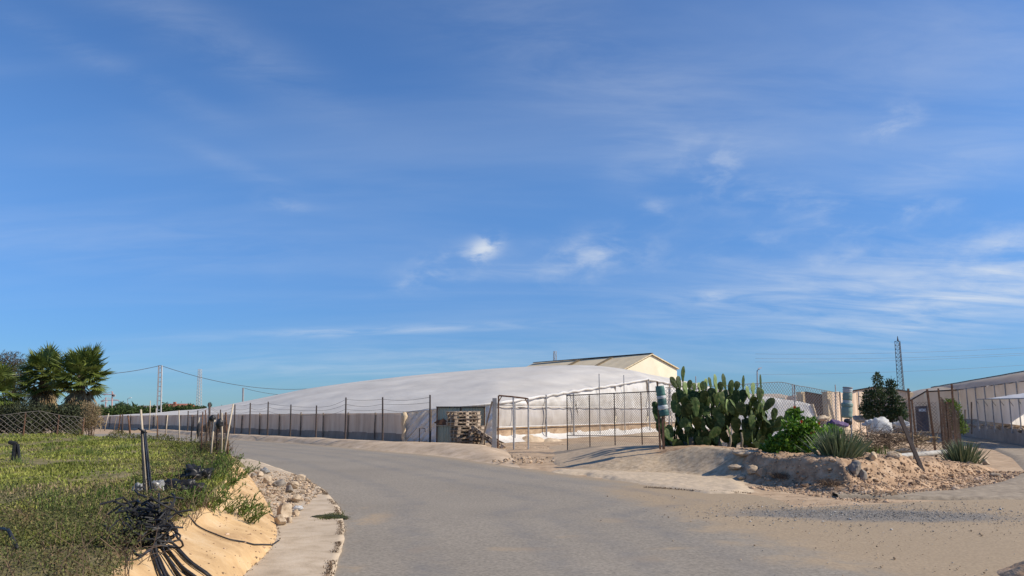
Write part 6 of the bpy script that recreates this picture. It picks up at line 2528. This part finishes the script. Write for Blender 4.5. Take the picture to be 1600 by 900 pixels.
lt_ = lattice('lattice_mast', 1411.5, 1403, 533, 105, .55, .40, 'slim steel lattice mast behind the right greenhouses', 'mast', 'dark_steel', 3, 20, rr=.042, spike=.7)
lattice('lattice_mast', 867, 867, 549, 140, .5, .3, 'small lattice mast peeping over the warehouse roof', 'mast', 'galv', 3, 12, rr=.05)
lattice('lattice_mast', 311, 312.5, 577, 210, .75, .45, 'pale distant lattice mast between the two utility poles', 'mast', 'concrete_pole', 4, 16, rr=.06)
# ladder-like twin utility pole
YU = 70
b0, b1 = A(246.3, 640, YU), A(253, 640, YU)
t0, t1 = A(248.3, 571, YU), A(252.8, 571, YU)
up_ = empty('utility_pole', (b0.x, YU, 0), 'twin legged concrete utility pole with ladder rungs above the field edge', 'utility pole')
for q, t in ((b0, t0), (b1, t1)):
    MB().bar((q.x, YU, 0), tuple(t), .10).build('leg', MAT['concrete_pole'], up_)
for i in range(13):
    f = .05 + i / 13.2
    p, q = Vector((b0.x, YU, 0)).lerp(t0, f), Vector((b1.x, YU, 0)).lerp(t1, f)
    MB().bar(p, q, .07).build('rung', MAT['concrete_pole'], up_)
top = t0.lerp(t1, .5)


def wire(a, b, sag, r, label, n=16, mat='dark_steel'):
    pts = [a.lerp(b, k / n) - Vector((0, 0, sag * 4 * (k / n) * (1 - k / n))) for k in range(n + 1)]
    return tag(MB().tube(pts, r, 4).build('overhead_wire', MAT[mat]), label, 'wire')


wire(top, A(60, 581, 62), .5, .022, 'dark cable running from the twin pole left behind the palms')
wire(top, A(498, 606, 90), .9, .022, 'dark cable sagging from the twin pole towards the greenhouse roof')
pb, pt = A(380, 640, 88), A(380, 606, 88)
tag(MB().bar((pb.x, 88, 0), tuple(pt), .16).build('utility_pole', MAT['grey_post']), 'thin grey pole standing behind the greenhouse roof', 'utility pole')
wire(pt, A(470, 617, 95), .3, .02, 'cable from the thin grey pole to the greenhouse roof')
for i, (y0, y1) in enumerate(((541, 551), (548, 560), (553.5, 562), (573, 577))):
    wire(A(1180, y0 + 12, 190), A(1700, y1 - 14, 170), .8, .022, ('highest faint power line across the right sky', 'second faint power line from the top in the right sky', 'third faint power line from the top in the right sky', 'lowest faint power line just above the right greenhouses')[i], mat='galv')


def street_lamp(px, top, Y, arm, label):
    b, t = A(px, 640, Y), A(px, top, Y)
    r = empty('street_lamp', (b.x, Y, 0), label, 'street lamp')
    MB().tube([(b.x, Y, 0), tuple(t)], [.09, .06], 7).build('pole', MAT['galv'], r)
    MB().tube([tuple(t), tuple(t + Vector((arm * .5, 0, .1))), tuple(t + Vector((arm, 0, .12)))], .04, 6).build('arm', MAT['galv'], r)
    MB().prism([tuple(t + Vector((arm * .6, -.15, .12))), tuple(t + Vector((arm * 1.7, -.15, .22))), tuple(t + Vector((arm * 1.7, -.15, .32))), tuple(t + Vector((arm * .6, -.15, .26)))], (0, .3, 0)).build('lamp_head', MAT['lamp'], r)
    return r


street_lamp(1183, 579, 75, .25, 'slender street lamp with a white head above the cactus')
street_lamp(199.5, 623, 190, .55, 'small distant street lamp left of the red roofed house')
# far left houses and trees
YR = 200
for x0, x1, yt, mt, lab, Yh in ((163, 174, 636, 'white_wall', 'small white house at the left of the far skyline', 260), (174.5, 186, 638, 'white_wall', 'lower white house right beside the small white house', 255), (196, 214, 635.5, 'white_wall', 'white house under the distant street lamp', 250), (217, 240, 634.5, 'white_wall', 'white house at the left of the red roofed house', 230)):
    a, b = A(x0, 640, Yh), A(x1, 640, Yh)
    zt = A(x0, yt, Yh).z
    r = empty('white_house', ((a.x + b.x) / 2, Yh, 0), lab, 'house')
    MB().box(((a.x + b.x) / 2, Yh + 3, zt / 2), (b.x - a.x, 6, zt)).build('wall', MAT['white_wall'], r)
    MB().box(((a.x + b.x) / 2, Yh + 3, zt + .08), ((b.x - a.x) * 1.04, 6.2, .16)).build('roof', MAT['tan_wall'], r)
    for f in (.25, .68):
        MB().box((a.x + (b.x - a.x) * f, Yh - .02, zt * .72), ((b.x - a.x) * .14, .1, .9)).build('window', MAT['dark_panel'], r)
a, b = A(243, 640, YR), A(292, 640, YR)
rr_ = empty('red_roofed_house', ((a.x + b.x) / 2, YR, 0), 'long house with a red tiled roof on the far left skyline', 'house')
ze, zr = A(240, 637.5, YR).z, A(250, 630.5, YR).z
MB().box(((a.x + b.x) / 2, YR + 4, ze / 2), (b.x - a.x, 8, ze)).build('wall', MAT['tan_wall'], rr_)
w = (b.x - a.x) / 2 + .4
cx_ = (a.x + b.x) / 2
mb = MB()
mb.add([(cx_ - w, YR - .4, ze), (cx_ + w, YR - .4, ze), (cx_ + w, YR + 8.4, ze), (cx_ - w, YR + 8.4, ze), (cx_ - w + 1.6, YR + 4, zr), (cx_ + w - 1.2, YR + 4, zr)], [(0, 1, 5, 4), (1, 2, 5), (2, 3, 4, 5), (3, 0, 4), (3, 2, 1, 0)])
mb.build('roof', MAT['redroof'], rr_)
MB().box((cx_ - .5, YR + 3, zr), (.6, .6, .9)).build('chimney', MAT['redroof'], rr_)
for f in (.2, .5, .8):
    MB().box((a.x + (b.x - a.x) * f, YR - .02, ze * .6), (1.0, .1, 1.0)).build('window', MAT['dark_panel'], rr_)
# crop row beyond the netting
bl = []
for i in range(40):
    px = 128 + i * 4.6
    bl.append((A(px, 647.5 - 2.8 * math.exp(-((px - 270) / 60) ** 2) + RND.uniform(-1, 1), 88 + RND.uniform(-2, 2)), (.55, .8, .75 + RND.uniform(-.2, .25))))
leafy('crop_row', (A(215, 650, 88).x, 88, .0), bl, 'crop', 9000, .34, .16, 'long row of green crop plants beyond the netting wall', 'crop row', 12, .03)
for px, py, rx, rz, Y_, lab in ((189, 634, 9, 5.5, 180, 'dark round tree among the far white houses'), (328, 632, 3.2, 3.5, 150, 'tiny palm-like tree right of the red roofed house'), (291, 637, 5, 3.5, 150, 'round tree at the right end of the red roofed house'), (312, 637.5, 7, 3, 150, 'low far tree under the pale lattice mast'), (300, 641, 9, 3, 140, 'low far bush before the red roofed house'), (160, 634, 3, 3, 200, 'tiny far tree at the right of the palms'), (210, 633.5, 3, 2.6, 220, 'tiny far tree beside the distant street lamp')):
    c = A(px, py, Y_)
    rd = (rx * Y_ / FPX, rx * Y_ / FPX * .8, rz * Y_ / FPX)
    bl = [(c, rd), (c + Vector((rd[0] * .5, 0, -rd[2] * .3)), (rd[0] * .6, rd[1] * .6, rd[2] * .6)), (c + Vector((-rd[0] * .5, 0, -rd[2] * .25)), (rd[0] * .6, rd[1] * .6, rd[2] * .6))]
    r = empty('tree', (c.x, c.y, 0), lab, 'tree')
    mb = MB()
    foliage(mb, bl, 500, rd[0] * .28, rd[0] * .18)
    mb.build('crown', MAT['shrub'], r)
    MB().tube([(c.x, c.y, 0), (c.x + .1, c.y, c.z * .6), (c.x, c.y, c.z)], [.25, .2, .1], 6).build('trunk', MAT['bark'], r)


def crane(pm, p0, p1, py, Y, label):
    """tower crane: mast at the column pm, jib from p0 to p1"""
    b = A(pm, 640, Y)
    t = A(pm, py, Y)
    r = empty('tower_crane', (b.x, Y, 0), label, 'crane')
    MB().bar((b.x, Y, 0), tuple(t + Vector((0, 0, 2.5))), .7).build('mast', MAT['crane_red'], r)
    q0, q1 = A(p0, py, Y), A(p1, py, Y)
    MB().bar(q0, q1, .55).build('jib', MAT['crane_red'], r)
    MB().tube([tuple(q0), tuple(t + Vector((0, 0, 2.5))), tuple(q1)], .15, 4).build('tie', MAT['crane_red'], r)
    MB().box(tuple(q1 + Vector((0, 0, -.8))), (2.4, 1.2, 1.6)).build('counterweight', MAT['grey_post'], r)
    MB().box(tuple(t + Vector((.9, 0, -1))), (1.4, 1.2, 1.8)).build('cab', MAT['white_wall'], r)
    return r


crane(175, 161, 178, 616.5, 620, 'distant red tower crane with its jib pointing left')
crane(165, 186, 160, 625.5, 700, 'lower distant tower crane beside the palms')
# pale long sheds beyond the cactus
for x0, x1, yt, Y_, lab in ((1190, 1245, 614.5, 75, 'pale low greenhouse roof far behind the chain-link fence'), (1040, 1150, 608, 110, 'pale far greenhouse roof glimpsed behind the cactus')):
    a, b = A(x0, 640, Y_), A(x1, 640, Y_)
    zt = A(x0, yt, Y_).z
    r = empty('far_greenhouse', ((a.x + b.x) / 2, Y_, 0), lab, 'greenhouse')
    MB().box(((a.x + b.x) / 2, Y_ + 5, zt * .42), (b.x - a.x, 10, zt * .84)).build('wall', MAT['right_sheet'], r)
    MB().prism([(a.x - .1, Y_ - .1, zt * .85), (b.x + .1, Y_ - .1, zt * .85), (b.x + .1, Y_ + 5, zt), (a.x - .1, Y_ + 5, zt)], (0, 0, .06)).build('roof', MAT['right_roof'], r)
for px, tp, lab in ((1238, 600, 'thin bare pole behind the chain-link fence left of the pillars'), (1305, 601, 'thin bare pole above the brown netting fence'), (1087, 588, 'thin pole just visible above the cactus pads')):
    t = A(px, tp, 55)
    tag(MB().tube([(t.x, 55, 0), tuple(t)], [.05, .035], 6).build('pole', MAT['galv']), lab, 'pole')
# far low vegetation so the land does not end in a bare line
mb = MB()
pts = []
for i in range(9000):
    Y_ = RND.uniform(150, 420)
    x = RND.uniform(-.8, .8) * Y_
    pts.append((x, Y_, RND.random() ** 1.5 * (1.2 + .8 * fbm(x, Y_, .02, 2))))
pts = np.array(pts)
n = len(pts)
d = rand_dirs(n, .4)
mb.leaves(pts, d, perp(d), NP.uniform(.8, 2.2, n), NP.uniform(.5, 1.2, n), .2)
stuff(mb.build('scrub', MAT['shrub'], origin=(0, 0, 0)), 'far low scrub along the horizon', 'scrub')
